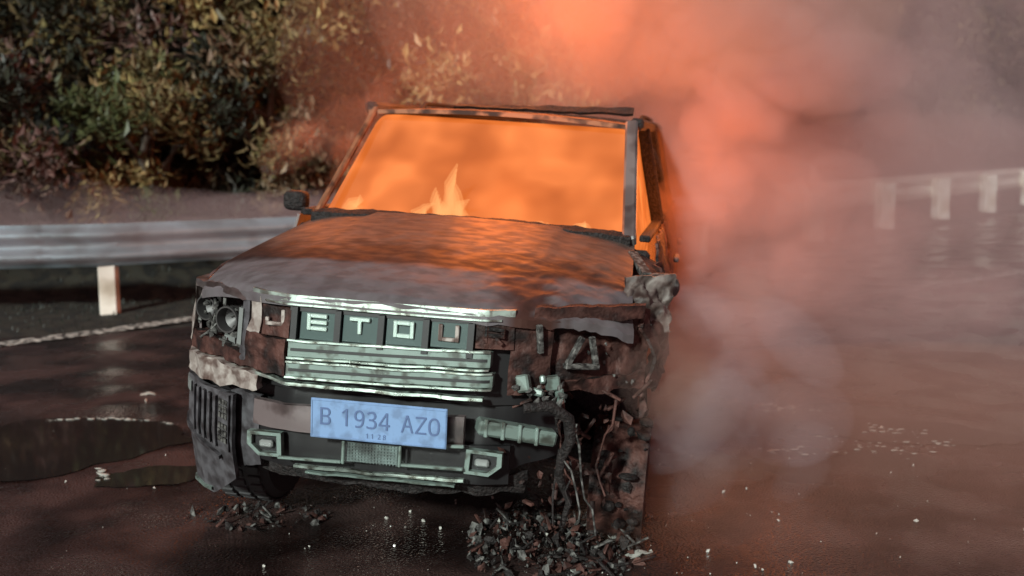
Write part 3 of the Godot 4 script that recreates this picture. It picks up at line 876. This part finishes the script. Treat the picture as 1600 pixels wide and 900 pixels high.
func build_fire() -> void:
	var f := thing("cabin_fire", "orange fire filling the car cabin behind the missing windscreen", "fire")
	f.transform = Transform3D(Basis(Vector3.UP, deg_to_rad(-9.78)) * Basis(Vector3(0, 0, 1), deg_to_rad(-3.78)), Vector3(-0.5066, 0, -3.5218))
	var st := mb()
	st.set_smooth_group(5)
	var fp := func(i: int, k: int) -> Vector3:
		var a := PI * i / 16.0 - PI / 2
		var b := TAU * (k % 24) / 24.0
		var d := Vector3(cos(a) * cos(b), sin(a), cos(a) * sin(b))
		var e := 0.07
		d = Vector3(signf(d.x) * pow(absf(d.x), e), signf(d.y) * pow(absf(d.y), e), signf(d.z) * pow(absf(d.z), e))
		var v := 1.25 + 0.49 * d.y
		var half := lerpf(0.775, 0.675, clampf((v - 1.24) / 0.5, 0, 1))
		var w0 := lerpf(1.5, 2.06, clampf((v - 1.24) / 0.5, 0, 1))
		var q := C(d.x * half, v, lerpf(w0, 4.3, 0.5 - 0.5 * d.z))
		return q + Vector3(0, 0, 0.03) * noise.get_noise_3dv(q * 300)
	for i in 16:
		for k in 24:
			var a: Vector3 = fp.call(i, k)
			var b: Vector3 = fp.call(i, k + 1)
			var c: Vector3 = fp.call(i + 1, k + 1)
			var d: Vector3 = fp.call(i + 1, k)
			var o := (a + c) / 2 - C(0, 1.25, 3.0)
			if i > 0: tri_out(st, a, b, c, o)
			if i < 15: tri_out(st, a, c, d, o)
	obj("flame_body", st, M.flame, f)
	for q in [[-0.14, 1.20, 1.50, 0.30, 0.06], [-0.19, 1.2, 1.50, 0.19, 0.05], [-0.09, 1.2, 1.50, 0.15, 0.05], [-0.27, 1.2, 1.50, 0.12, 0.05], [-0.62, 1.2, 1.50, 0.13, 0.07], [0.3, 1.2, 1.50, 0.07, 0.07], [0.5, 1.2, 1.50, 0.09, 0.06]]:
		var t := mb()
		for k in 4:
			var z := 1.25 - k * 0.28
			tongue(t, C(q[0], q[1], q[2] + 0.02), q[3] * (0.7 + 0.3 * z), q[4] * z, Vector3(0.02, 0, 0), int(q[0] * 100))
		obj("flame_tongue", t, M.flame_bright, f)
	var lights := [
		["roof_flame_light", C(-0.35, 2.1, 2.5), 0.5, 0.6], ["roof_flame_light", C(0.3, 2.2, 2.8), 0.5, 0.6], ["roof_flame_light", C(0.0, 2.5, 3.6), 0.9, 0.8], ["roof_flame_light", C(0.2, 2.9, 4.8), 1.1, 1.0],
		["side_flame_light", C(0.98, 1.4, 2.2), 0.22, 0.3], ["side_flame_light", C(1.1, 1.6, 3.3), 0.45, 0.5],
		["windscreen_flame_light", C(0.1, 1.5, 1.55), 0.16, 0.25], ["left_flame_light", C(-1.0, 1.5, 2.2), 0.3, 0.3], ["left_flame_light", C(-1.1, 1.9, 3.6), 0.45, 0.5]]
	for q in lights:
		var l := OmniLight3D.new()
		l.name = numbered(q[0], f)
		l.light_color = Color(1.0, 0.5, 0.19)
		l.light_energy = q[2] * 1.25
		l.light_size = q[3]
		l.omni_range = 25
		l.omni_attenuation = 2
		l.shadow_enabled = true
		l.position = q[1]
		f.add_child(l)

func puff(parent: Node, at: Vector3, size: Vector3, density: float, col: Color, tilt := 0.5) -> void:
	var v := FogVolume.new()
	v.shape = RenderingServer.FOG_VOLUME_SHAPE_ELLIPSOID
	v.size = size
	var m := FogMaterial.new()
	m.density = density
	m.albedo = col
	v.material = m
	v.name = numbered("smoke_puff", parent)
	parent.add_child(v, true)
	v.position = at
	v.rotation = Vector3(rng.randf_range(-tilt, tilt), rng.randf() * TAU if tilt > 0.3 else rng.randf_range(-tilt, tilt), rng.randf_range(-tilt, tilt))

# a bank of smoke: n overlapping puffs spread through a box
func bank(parent: Node, c: Vector3, spread: Vector3, size: float, n: int, tau: float, col: Color) -> void:
	for i in n:
		var p := c + Vector3(rng.randf_range(-1, 1) * spread.x, rng.randf_range(-1, 1) * spread.y, rng.randf_range(-1, 1) * spread.z)
		var s := size * lerpf(0.6, 1.25, rng.randf())
		var sz := Vector3(s * rng.randf_range(0.9, 1.9), s * rng.randf_range(0.6, 1.0), s * rng.randf_range(0.8, 1.5))
		puff(parent, p, sz, tau / size, col)

func build_smoke() -> void:
	var grey := lin(0.95, 0.68, 0.69)
	var warm := lin(0.93, 0.66, 0.56)
	var vapour := lin(0.82, 0.72, 0.80)
	var brown := lin(0.85, 0.46, 0.34)
	var s := thing("smoke_plume", "thick smoke pouring from the burning car and drifting right", "smoke")
	s.set_meta("kind", "stuff")
	# thin smoke that fills the air to the right, then the body of the plume as soft nested banks
	puff(s, Vector3(5.0, 2.0, -9.5), Vector3(8.6, 7.0, 5.0), 0.07, grey, 0.1)
	soft(s, Vector3(2.6, 2.6, -10.4), Vector3(4.8, 5.6, 3.0), 0.42, grey)
	soft(s, Vector3(1.9, 1.7, -7.6), Vector3(2.4, 3.4, 2.2), 0.55, grey)
	soft(s, Vector3(0.9, 2.75, -7.3), Vector3(3.2, 2.4, 2.4), 0.42, warm)
	# torn billows round its rim, thick where the drifting air bunches them
	wisps(s, Vector3(0.85, 2.5, -6.7), Vector3(1.1, 0.85, 0.8), 0.52, 46, 0.17, warm, 0.45)
	wisps(s, Vector3(1.5, 1.7, -6.5), Vector3(0.5, 1.3, 0.7), 0.48, 44, 0.18, grey, 0.0)
	wisps(s, Vector3(2.4, 2.2, -7.8), Vector3(1.1, 1.5, 0.9), 0.64, 36, 0.19, grey, 0.0)
	puff(s, Vector3(-0.35, 2.2, -7.6), Vector3(2.6, 2.2, 1.6), 0.09, warm, 0.2)
	puff(s, Vector3(0.25, 2.9, -7.8), Vector3(2.7, 2.6, 1.8), 0.17, warm, 0.2)
	var g := thing("ground_smoke", "low grey smoke rolling over the road beside the car", "smoke")
	g.set_meta("kind", "stuff")
	puff(g, Vector3(2.3, 0.1, -4.8), Vector3(4.6, 1.1, 2.8), 0.22, brown, 0.05)
	puff(g, Vector3(2.5, 0.6, -6.2), Vector3(4.2, 2.4, 3.2), 0.14, grey, 0.05)
	wisps(g, Vector3(0.85, 0.62, -4.5), Vector3(0.34, 0.42, 0.5), 0.32, 30, 0.16, vapour, 0.0)
	wisps(g, Vector3(1.6, 0.7, -5.9), Vector3(0.9, 0.5, 0.8), 0.46, 42, 0.17, grey, 0.0)
	wisps(g, Vector3(0.62, 0.85, -3.4), Vector3(0.2, 0.32, 0.15), 0.25, 12, 0.1, warm, 0.0)
	var h := thing("drifting_haze", "thin pinkish haze hanging behind the left guardrail", "haze")
	h.set_meta("kind", "stuff")
	for k in 9:
		var x := -7.6 + k * 0.8 + rng.randf_range(-0.2, 0.2)
		var sz := Vector3(rng.randf_range(2.4, 4.6), rng.randf_range(0.4, 0.95), rng.randf_range(0.7, 1.1))
		puff(h, Vector3(x, rng.randf_range(0.66, 0.9), -11.2 + rng.randf_range(-0.3, 0.3) - 0.25 * (x + 4.0)), sz, 0.24, grey, 0.04)
	for k in 3: puff(h, Vector3(-5.2 + k * 1.3, 0.72, -9.25 - k * 0.35), Vector3(2.6, 0.42, 0.6), 0.3, grey, 0.03)
	wisps(h, Vector3(-0.85, 1.64, -5.5), Vector3(0.25, 0.25, 0.3), 0.3, 9, 0.07, warm, 0.3)

# one bank as three nested ellipsoids, so that it thins towards its rim
func soft(parent: Node, at: Vector3, size: Vector3, density: float, col: Color) -> void:
	for k in 3:
		puff(parent, at + Vector3(rng.randf_range(-1, 1), rng.randf_range(-1, 1), rng.randf_range(-1, 1)) * 0.05 * size.x, size * [1.06, 0.78, 0.52][k], density * [0.34, 0.42, 0.5][k], col, 0.12)

# many small puffs, set where a noise field is high; lean shifts the upper ones to the right
func wisps(parent: Node, c: Vector3, spread: Vector3, size: float, n: int, tau: float, col: Color, lean: float) -> void:
	var made := 0
	for tries in n * 12:
		if made >= n: return
		var d := Vector3(rng.randfn() * 0.6, rng.randfn() * 0.6, rng.randfn() * 0.6)
		if d.length() > 1.5: continue
		var p := c + d * spread + Vector3(lean * d.y * spread.y, 0, 0)
		if noise.get_noise_3dv(p * 60.0) + 0.5 * noise.get_noise_3dv(p * 160.0) < rng.randf_range(-0.25, 0.2): continue
		var s := size * lerpf(0.5, 1.35, pow(rng.randf(), 1.5))
		puff(parent, p, Vector3(s * rng.randf_range(0.8, 1.9), s * rng.randf_range(0.55, 1.0), s * rng.randf_range(0.8, 1.4)), tau / size, col, 0.7)
		made += 1

# ------------------------------------------------------------------ setting

func ground_y(x: float, z: float) -> float:
	# distance behind the guardrail line decides the rise of the bank
	var d := behind(x, -z)
	if d < 1.2: return 0.0
	return minf((d - 1.2) * 0.55, 5.0) + 0.35 * noise.get_noise_2d(x * 30, z * 30) * minf(1.0, (d - 1.2) * 0.5)

const RAIL := [[-30.0, 3.5], [-14.0, 7.3], [-9.0, 8.6], [-6.5, 9.25], [-4.8, 9.65], [-3.86, 9.9], [-3.0, 10.4], [-1.0, 11.6], [2.0, 14.2], [6.2, 19.3], [9.05, 22.8], [11.04, 25.0], [13.4, 27.9], [18.0, 33.0], [40.0, 58.0]]

func rail_d(x: float) -> float:
	for i in RAIL.size() - 1:
		if x <= RAIL[i + 1][0] or i == RAIL.size() - 2:
			return lerpf(RAIL[i][1], RAIL[i + 1][1], clampf((x - RAIL[i][0]) / (RAIL[i + 1][0] - RAIL[i][0]), 0, 1))
	return 0.0

func behind(x: float, d: float) -> float:
	var slope := (rail_d(x + 0.5) - rail_d(x - 0.5))
	return (d - rail_d(x)) / sqrt(1.0 + slope * slope)

func ground_strip(xs: Array, off0: float, off1: float, y: float) -> SurfaceTool:
	var st := mb()
	st.set_smooth_group(0)
	for i in xs.size() - 1:
		var p := func(k, o) -> Vector3:
			var x: float = xs[k]
			var sl := rail_d(x + 0.5) - rail_d(x - 0.5)
			var n := Vector2(-sl, 1).normalized()
			return Vector3(x + n.x * o, y, -(rail_d(x) + n.y * o))
		quad_out(st, p.call(i, off0), p.call(i + 1, off0), p.call(i + 1, off1), p.call(i, off1), Vector3.UP)
	return st

func build_ground() -> void:
	var st := mb()
	var n := 120
	st.set_smooth_group(0)
	for i in n:
		for j in n:
			var c := []
			for q in [[0, 0], [1, 0], [1, 1], [0, 1]]:
				var a: float = (i + q[0]) / float(n) * 2 - 1
				var b: float = (j + q[1]) / float(n) * 2 - 1
				var x: float = a * absf(a) * 90.0
				var z: float = b * absf(b) * 90.0 - 14.0
				c.append(Vector3(x, ground_y(x, z) - 0.01, z))
			quad_out(st, c[0], c[1], c[2], c[3], Vector3.UP)
	tag(obj("ground", st, M.soil), "dark earth verge and bank rising behind the guardrail", "", "", "structure")
	var xs := []
	for i in 90: xs.append(lerpf(-26, 34, i / 89.0))
	var rd := mb()
	rd.set_smooth_group(0)
	var rp := func(k, t) -> Vector3:
		var x: float = xs[k]
		var off := lerpf(0.95, 26.0, t)
		return Vector3(x + off * 0.55, 0.004, -(rail_d(x) - off * 0.84 - 0.15))
	for i in xs.size() - 1:
		for j in 12:
			quad_out(rd, rp.call(i, j / 12.0), rp.call(i + 1, j / 12.0), rp.call(i + 1, (j + 1) / 12.0), rp.call(i, (j + 1) / 12.0), Vector3.UP)
	tag(obj("road", rd, M.road), "dark wet asphalt road", "", "", "structure")

func line_strip(called: String, pts: Array, width: float, y: float, label: String) -> void:
	var st := mb()
	st.set_smooth_group(0)
	for i in pts.size() - 1:
		var a := Vector3(pts[i][0], y, -pts[i][1])
		var b := Vector3(pts[i + 1][0], y, -pts[i + 1][1])
		var n := (b - a).cross(Vector3.UP).normalized() * width / 2
		quad_out(st, a - n, b - n, b + n, a + n, Vector3.UP)
	tag(obj(called, st, M.line), label, "", "", "structure")

func wbeam(pts: Array, y0: float, h: float, depth := 0.045) -> SurfaceTool:
	var st := mb()
	var prof2 := []
	for i in 17:
		var t := i / 16.0
		prof2.append(Vector2(depth * cos(t * TAU * 2.0) * -1.0, y0 + h * t))
	for i in pts.size() - 1:
		var a := Vector3(pts[i][0], 0, -pts[i][1])
		var b := Vector3(pts[i + 1][0], 0, -pts[i + 1][1])
		var na := Vector3(pts[i][2], 0, -pts[i][3])
		var nb := Vector3(pts[i + 1][2], 0, -pts[i + 1][3])
		for k in 16:
			st.set_smooth_group(1)
			var p: Vector2 = prof2[k]
			var q: Vector2 = prof2[k + 1]
			quad_out(st, a + na * p.x + Vector3.UP * p.y, b + nb * p.x + Vector3.UP * p.y, b + nb * q.x + Vector3.UP * q.y, a + na * q.x + Vector3.UP * q.y, na + Vector3.UP * (-(q.x - p.x) / (q.y - p.y)))
			st.set_smooth_group(2)
			quad_out(st, a + na * (p.x - 0.006) + Vector3.UP * p.y, b + nb * (p.x - 0.006) + Vector3.UP * p.y, b + nb * (q.x - 0.006) + Vector3.UP * q.y, a + na * (q.x - 0.006) + Vector3.UP * q.y, -na)
	return st

func rail_pts(x0: float, x1: float, n: int) -> Array:
	var a := []
	for i in n + 1:
		var x := lerpf(x0, x1, float(i) / n)
		var sl := rail_d(x + 0.5) - rail_d(x - 0.5)
		var nn := Vector2(sl, -1).normalized()   # towards the road
		a.append([x, rail_d(x), nn.x, nn.y])
	return a

func build_rails() -> void:
	var g := thing("guardrail", "weathered steel guardrail along the left verge behind the car", "guardrail")
	var cuts := [-13.5, -8.6, -4.4, -0.6, 3.0]
	for i in 4:
		obj("beam", wbeam(rail_pts(cuts[i], cuts[i + 1] + 0.12, 16), 0.46, 0.40), M.rail, g)
	for x in [-12.2, -9.5, -6.7, -3.86, -1.5, 0.8, 2.8]:
		var st := mb()
		var sl := rail_d(x + 0.5) - rail_d(x - 0.5)
		var bs := Basis(Vector3.UP, atan2(sl, 1.0))
		var c := Vector3(x, 0, -rail_d(x) - 0.12)
		box(st, c + Vector3(0, 0.22, 0.04), Vector3(0.15, 0.52, 0.01), 0.003, bs)
		box(st, c + Vector3(0, 0.22, -0.06), Vector3(0.15, 0.52, 0.01), 0.003, bs)
		box(st, c + Vector3(0, 0.22, -0.01), Vector3(0.012, 0.52, 0.09), 0.003, bs)
		obj("post", st, M.white_rail, g)
		var bl := mb()
		box(bl, c + Vector3(0, 0.58, 0.0), Vector3(0.2, 0.2, 0.12), 0.006, bs)
		obj("spacer_block", bl, M.rail, g)
	var w := thing("white_railing", "pale far roadside railing with stout posts, seen through smoke", "railing")
	var wst := wbeam(rail_pts(4.2, 22.0, 40), 0.44, 0.50, 0.015)
	obj("beam", wst, M.white_rail, w)
	for x in [4.9, 6.95, 9.05, 11.04, 13.4, 15.6, 17.8, 20.0]:
		var st := mb()
		var sl := rail_d(x + 0.5) - rail_d(x - 0.5)
		box(st, Vector3(x + 0.12, 0.41, -rail_d(x) + 0.16), Vector3(0.3, 0.9, 0.26), 0.02, Basis(Vector3.UP, 0.25 * atan2(sl, 1.0)))
		obj("post", st, M.white_rail, w)

func leaf_mesh() -> ArrayMesh:
	var st := mb()
	var a := Vector3(0, 0, 0)
	var b := Vector3(0.22, 0.45, 0.06)
	var c := Vector3(0, 1, -0.12)
	var d := Vector3(-0.22, 0.45, 0.06)
	var e := Vector3(0, 0.5, -0.05)
	for t in [[a, b, e], [b, c, e], [c, d, e], [d, a, e]]:
		tri_out(st, t[0], t[1], t[2], Vector3(0, 0, 1))
	st.generate_normals()
	return st.commit()

func tree(called: String, label: String, cat: String, x: float, d: float, h: float, r: float, leaves: int, tints: Array, leaf: Mesh, ls: float, clumps := 46, group := "") -> void:
	var y0 := ground_y(x, -d) - 0.1
	var o := thing(called, label, cat, Vector3(x, y0, -d), 0.0, group)
	var tr := mb()
	var pts := []
	for i in 7:
		var t := i / 6.0
		pts.append(Vector3(0.25 * noise.get_noise_2d(x * 90, t * 90), h * 0.75 * t, 0.25 * noise.get_noise_2d(x * 90 + 400, t * 90)))
	tube(tr, pts, [0.11, 0.1, 0.085, 0.07, 0.055, 0.04, 0.02], 8)
	var centres := []
	for k in clumps:
		var a := rng.randf() * TAU
		var vv := pow(rng.randf(), 0.8)
		var rad := r * sqrt(rng.randf()) * (0.55 + 0.6 * sin(PI * clampf(vv * 0.9 + 0.1, 0, 1)))
		centres.append([Vector3(cos(a) * rad, 0.15 + vv * h, sin(a) * rad), r * rng.randf_range(0.16, 0.34), tints[rng.randi() % tints.size()]])
		if k % 3 == 0:
			var base: Vector3 = pts[1 + k % 5]
			var tip: Vector3 = centres[-1][0]
			tube(tr, [base, base.lerp(tip, 0.5) + Vector3(0, 0.15, 0), tip], [0.035, 0.022, 0.008], 6)
	obj("trunk", tr, M.bark, o)
	var mm := MultiMesh.new()
	mm.transform_format = MultiMesh.TRANSFORM_3D
	mm.use_colors = true
	mm.mesh = leaf
	mm.instance_count = leaves * 2
	for i in leaves * 2:
		var c = centres[i % centres.size()]
		var dir := Vector3(rng.randfn(), rng.randfn(), rng.randfn())
		var p: Vector3 = c[0] + dir * c[1] * 0.55
		var bs := Basis.from_euler(Vector3(rng.randf_range(0.3, 2.4), rng.randf() * TAU, rng.randf_range(-0.6, 0.6))).scaled(Vector3.ONE * ls * 0.88 * rng.randf_range(0.5, 1.5))
		mm.set_instance_transform(i, Transform3D(bs, p))
		var t: Color = c[2]
		var k := rng.randf_range(0.6, 1.35)
		mm.set_instance_color(i, Color(t.r * k, t.g * k * rng.randf_range(0.9, 1.1), t.b * k, 1))
	var cr := MultiMeshInstance3D.new()
	cr.multimesh = mm
	cr.material_override = M.leaf
	cr.set_meta("kind", "stuff")
	cr.name = "crown"
	o.add_child(cr)

func build_plants() -> void:
	var leaf := leaf_mesh()
	var olive := Color(0.145, 0.108, 0.048)
	var brown := Color(0.13, 0.085, 0.048)
	var green := Color(0.062, 0.07, 0.026)
	var dark := Color(0.025, 0.026, 0.016)
	var yellow := Color(0.29, 0.2, 0.085)
	var red := Color(0.12, 0.068, 0.055)
	tree("roadside_tree", "dark olive tree at the left edge behind the guardrail", "tree", -6.9, 13.6, 4.6, 1.7, 7000, [dark, olive, brown, dark], leaf, 0.17)
	tree("roadside_shrub", "low brown shrub behind the left end of the guardrail", "shrub", -5.6, 11.9, 1.9, 1.1, 4000, [brown, dark, red, olive], leaf, 0.14, 30)
	tree("roadside_tree", "reddish brown tree with dark hollows above the shrubs", "tree", -5.0, 14.2, 5.2, 1.7, 7000, [brown, red, dark, olive], leaf, 0.17)
	tree("roadside_shrub", "bright green shrub above the guardrail post", "shrub", -4.2, 12.2, 1.8, 0.9, 3600, [green, green, yellow, olive], leaf, 0.15, 26)
	tree("roadside_shrub", "olive shrub with yellow tips right of the green shrub", "shrub", -3.0, 12.9, 2.3, 1.0, 4200, [olive, yellow, brown, dark], leaf, 0.15, 30)
	tree("roadside_tree", "yellowish tree leaning over the car's left side", "tree", -2.9, 15.0, 5.4, 1.7, 7500, [yellow, olive, brown, dark], leaf, 0.18)
	tree("roadside_shrub", "pale yellow shrub beside the smoke left of the cabin", "shrub", -1.9, 14.2, 3.2, 1.3, 5200, [yellow, yellow, olive, brown], leaf, 0.16, 30)
	tree("roadside_tree", "tree half hidden by smoke above the car roof", "tree", -0.7, 16.2, 5.6, 2.1, 8000, [yellow, olive, yellow, brown], leaf, 0.19)
	tree("roadside_tree", "dark tree filling the gap at the top left", "tree", -4.0, 17.0, 5.4, 2.2, 8000, [dark, dark, brown], leaf, 0.2)
	tree("roadside_tree", "dark tree behind the olive tree at the left edge", "tree", -8.6, 16.0, 5.4, 2.2, 8000, [dark, dark, olive], leaf, 0.2)
	var k := 0
	for q in [[2.5, 20.5], [6.0, 25.5], [9.3, 29.5], [12.5, 31.5], [15.2, 35.0], [18.5, 39.0]]:
		tree("far_tree", ["brown tree hidden deep in the smoke behind the car", "brown tree veiled by smoke above the far railing's start", "rusty tree in smoke above the far railing posts", "brown tree at the upper right above the railing", "olive brown tree at the right edge above the railing", "dark tree beyond the right edge of the railing"][k], "tree", q[0], q[1], 7.5, 2.8, 6000, [brown, red, brown, dark], leaf, 0.3)
		k += 1
	# grass in the verge strip
	var mm := MultiMesh.new()
	mm.transform_format = MultiMesh.TRANSFORM_3D
	mm.use_colors = true
	var bl := mb()
	tri_out(bl, Vector3(-0.08, 0, 0), Vector3(0.08, 0, 0), Vector3(0.05, 0.6, 0.1), Vector3(0, 0, 1))
	tri_out(bl, Vector3(-0.08, 0, 0), Vector3(0.05, 0.6, 0.1), Vector3(0.0, 1.0, 0.32), Vector3(0, 0, 1))
	bl.generate_normals()
	mm.mesh = bl.commit()
	mm.instance_count = 14000
	for i in 14000:
		var x := rng.randf_range(-13, 22)
		var off := rng.randf_range(-0.85, 1.0) if rng.randf() < 0.6 else rng.randf_range(0.8, 4.0)
		var d := rail_d(x) + off
		var y := ground_y(x, -d)
		var s := rng.randf_range(0.02, 0.06) * (1.0 + maxf(0.0, off) * 0.35)
		mm.set_instance_transform(i, Transform3D(Basis.from_euler(Vector3(0, rng.randf() * TAU, 0)).scaled(Vector3(s, s, s)), Vector3(x, y - 0.01, -d)))
		var k2 := rng.randf_range(0.5, 1.2)
		mm.set_instance_color(i, Color(0.018 * k2, 0.024 * k2, 0.018 * k2))
	var g := MultiMeshInstance3D.new()
	g.multimesh = mm
	g.material_override = M.leaf
	g.name = "grass"
	add_child(g, true)
	tag(g, "dark grass along the guardrail posts and up the bank", "grass", "", "stuff")

# ------------------------------------------------------------------ things on the road

func blob_sheet(c: Vector2, r: Vector2, seed_at: float, y: float, rot: float) -> Array:
	var pts := []
	for k in 48:
		var a := TAU * k / 48
		var kk := 1.0 + 0.28 * noise.get_noise_2d(cos(a) * 90 + seed_at, sin(a) * 90) + 0.12 * noise.get_noise_2d(cos(a) * 400 + seed_at, sin(a) * 400)
		var p := Vector2(cos(a) * r.x, sin(a) * r.y).rotated(rot) * kk
		pts.append(Vector3(c.x + p.x, y, -(c.y + p.y)))
	return pts

func build_road_things() -> void:
	# shallow water with foam along part of its edge
	var k := 0
	for q in [[-2.55, 5.5, 0.8, 0.55, 0.4, "large puddle with a foam edge left of the car"], [-1.75, 5.0, 0.28, 0.16, 0.3, "small puddle between the large puddle and the bumper"], [2.2, 5.8, 0.6, 0.25, -0.2, "shallow puddle under the smoke right of the car"]]:
		var pts := blob_sheet(Vector2(q[0], q[1]), Vector2(q[2], q[3]), k * 300.0, 0.009, q[4])
		var st := mb()
		var c := Vector3(q[0], 0.009, -q[1])
		for i in pts.size():
			tri_out(st, c, pts[i], pts[(i + 1) % pts.size()], Vector3.UP)
		tag(obj("puddle", st, M.water), q[5], "puddle")
		k += 1
	var fm := mb()
	var streak := func(pts: Array, w: float):
		for i in pts.size() - 1:
			var a: Vector3 = pts[i]
			var b: Vector3 = pts[i + 1]
			var n := maxi(2, int(a.distance_to(b) / 0.02))
			for j in n:
				if noise.get_noise_3dv(a.lerp(b, j / float(n)) * 700.0) < -0.1: continue
				for m in 4:
					var p := a.lerp(b, j / float(n)) + Vector3(rng.randfn() * w, 0, rng.randfn() * w * 0.8)
					lump(fm, p, Vector3(0.02, 0.003, 0.007) * (0.15 + 1.3 * pow(rng.randf(), 2.5)), 0.6, 0.6, 6)
	streak.call([Vector3(-2.72, 0.012, -6.02), Vector3(-2.4, 0.012, -6.08), Vector3(-2.1, 0.012, -6.02), Vector3(-1.95, 0.012, -5.94)], 0.014)
	streak.call([Vector3(-2.06, 0.012, -5.1), Vector3(-1.96, 0.012, -4.9)], 0.012)
	streak.call([Vector3(1.28, 0.012, -6.5), Vector3(1.7, 0.012, -6.3), Vector3(1.85, 0.012, -6.25)], 0.06)
	streak.call([Vector3(1.35, 0.012, -5.42), Vector3(1.62, 0.012, -5.4)], 0.03)
	streak.call([Vector3(1.7, 0.012, -5.55), Vector3(2.2, 0.012, -5.45), Vector3(2.4, 0.012, -5.6)], 0.12)
	streak.call([Vector3(1.9, 0.012, -5.9), Vector3(2.3, 0.012, -5.75)], 0.06)
	tag(obj("foam", fm, M.foam), "pale extinguishing foam streaks on the wet road", "foam", "", "stuff")
	# rubble under the burnt corner
	for q in [[0.17, 4.12, 0.36, 0.46, 230, 0.08, "heap of charred wreckage under the burnt right corner"], [-1.1, 4.42, 0.32, 0.16, 30, 0.02, "small heap of grey scraps beside the front tyre"]]:
		var hp := thing("debris_heap", q[6], "debris", Vector3(q[0], 0, -q[1]))
		var mats := [M.soot, M.ash, M.burnt]
		for m in 3:
			var st := mb()
			for i in int(q[4] * 1.5):
				var a := rng.randf() * TAU
				var rr := sqrt(rng.randf())
				var p := Vector3(cos(a) * q[2] * rr, 0, sin(a) * q[3] * rr)
				p.y = 0.015 + rng.randf() * q[5] * (1.0 - rr)
				var z := 0.004 + 0.036 * pow(rng.randf(), 3.0)
				if i % 14 == 0:
					bar(st, p, p + Vector3(rng.randf_range(-0.09, 0.09), rng.randf_range(-0.01, 0.07), rng.randf_range(-0.09, 0.09)), 0.014, 0.008)
				else:
					shard(st, p, z, rng.randf_range(0.08, 0.5))
			obj(["charred_scraps", "ash_scraps", "burnt_scraps"][m], st, mats[m], hp).set_meta("kind", "stuff")
	# larger scraps that can be told apart
	for q in [[0.47, 4.22, 0.07, 0.2, "long pale scrap right of the wreckage heap"], [0.51, 4.02, 0.06, 0.5, "short pale scrap nearest below the long scrap"], [-0.02, 4.42, 0.03, 1.4, "upright pale scrap left of the wreckage heap"], [0.26, 3.86, 0.045, 0.6, "pale scrap at the front foot of the wreckage heap"], [-2.36, 6.7, 0.05, 0.2, "bright scrap alone on the road left of the car"], [0.33, 4.75, 0.06, 0.2, "pale lump under the right front corner"]]:
		var st := mb()
		var c := Vector3(q[0], 0.012, -q[1])
		var bs := Basis(Vector3.UP, q[3])
		sheet(st, func(s: float, t: float) -> Vector3:
			var p := Vector3((s - 0.5) * 2 * q[2], 0.006 * sin(s * 7 + q[0] * 9), (t - 0.5) * q[2] * 0.7 * (1.0 - 0.6 * s))
			return c + bs * p + Vector3.UP * 0.01 * noise.get_noise_2d(p.x * 3000, p.z * 3000), 8, 4, Vector3(0, -0.006, 0))
		tag(obj("metal_scrap", st, M.foam), q[4], "scrap")
	# glass crumbs
	var gl := mb()
	for i in 260:
		var p := Vector3(rng.randf_range(-2.6, 2.8), 0.008, rng.randf_range(-6.6, -3.5))
		if rng.randf() < 0.55: p = Vector3(0.5 + rng.randfn() * 0.6, 0.008, -4.3 + rng.randfn() * 0.45)
		if p.z > -3.3: continue
		shard(gl, p, 0.003 + 0.014 * pow(rng.randf(), 3.0), 0.5)
	tag(obj("glass_crumbs", gl, M.glass_bit), "scattered pale glass crumbs on the road", "debris", "", "stuff")

# ------------------------------------------------------------------ scene

func _ready() -> void:
	rng.seed = 77
	noise.seed = 5
	noise.frequency = 0.01
	noise.fractal_octaves = 3
	var cam := Camera3D.new()
	cam.name = "camera"
	cam.position = Vector3(0, 1.6316, 0)
	cam.rotation_degrees = Vector3(-7.904, 0, 0)
	cam.fov = 30.49
	cam.near = 0.05
	cam.far = 500
	var lens := CameraAttributesPhysical.new()
	lens.frustum_focal_length = 44.03
	lens.frustum_near = 0.05
	lens.frustum_far = 500
	lens.frustum_focus_distance = 3.9
	lens.exposure_aperture = 2.2
	cam.attributes = lens
	cam.fov = 30.49
	add_child(cam)
	var env := Environment.new()
	env.background_mode = Environment.BG_SKY
	var sky := Sky.new()
	var sm := ProceduralSkyMaterial.new()
	sm.sky_top_color = lin(0.135, 0.078, 0.086)
	sm.sky_horizon_color = lin(0.235, 0.13, 0.132)
	sm.ground_bottom_color = lin(0.03, 0.02, 0.02)
	sm.ground_horizon_color = lin(0.2, 0.13, 0.12)
	sky.sky_material = sm
	env.sky = sky
	env.background_energy_multiplier = 1.0
	env.tonemap_mode = Environment.TONE_MAPPER_LINEAR
	env.tonemap_exposure = 1.7
	env.sdfgi_enabled = true
	env.ssao_enabled = true
	env.ssil_enabled = true
	env.volumetric_fog_enabled = true
	env.volumetric_fog_density = 0.0
	var we := WorldEnvironment.new()
	we.name = "environment"
	we.environment = env
	add_child(we)
	var sun := DirectionalLight3D.new()
	sun.name = "road_light"
	sun.light_color = Color(0.95, 1.0, 0.97)
	sun.light_energy = 0.8
	sun.light_angular_distance = 4.0
	sun.shadow_enabled = true
	sun.rotation_degrees = Vector3(-24, -22, 0)
	sun.sky_mode = DirectionalLight3D.SKY_MODE_LIGHT_ONLY
	add_child(sun)
	make_materials()
	build_ground()
	build_rails()
	line_strip("edge_line", [[-9.0, 7.0], [-5.6, 7.75], [-4.2, 8.3], [-3.5, 9.0], [-2.9, 9.7], [-1.3, 10.6], [2.4, 13.6]], 0.2, 0.012, "worn pale edge line along the left verge")
	line_strip("lane_line", [[2.2, 9.7], [4.67, 11.75], [6.45, 13.22], [12.0, 17.8]], 0.17, 0.012, "worn pale lane line on the right")
	build_plants()
	build_car()
	build_fire()
	build_road_things()
	build_smoke()
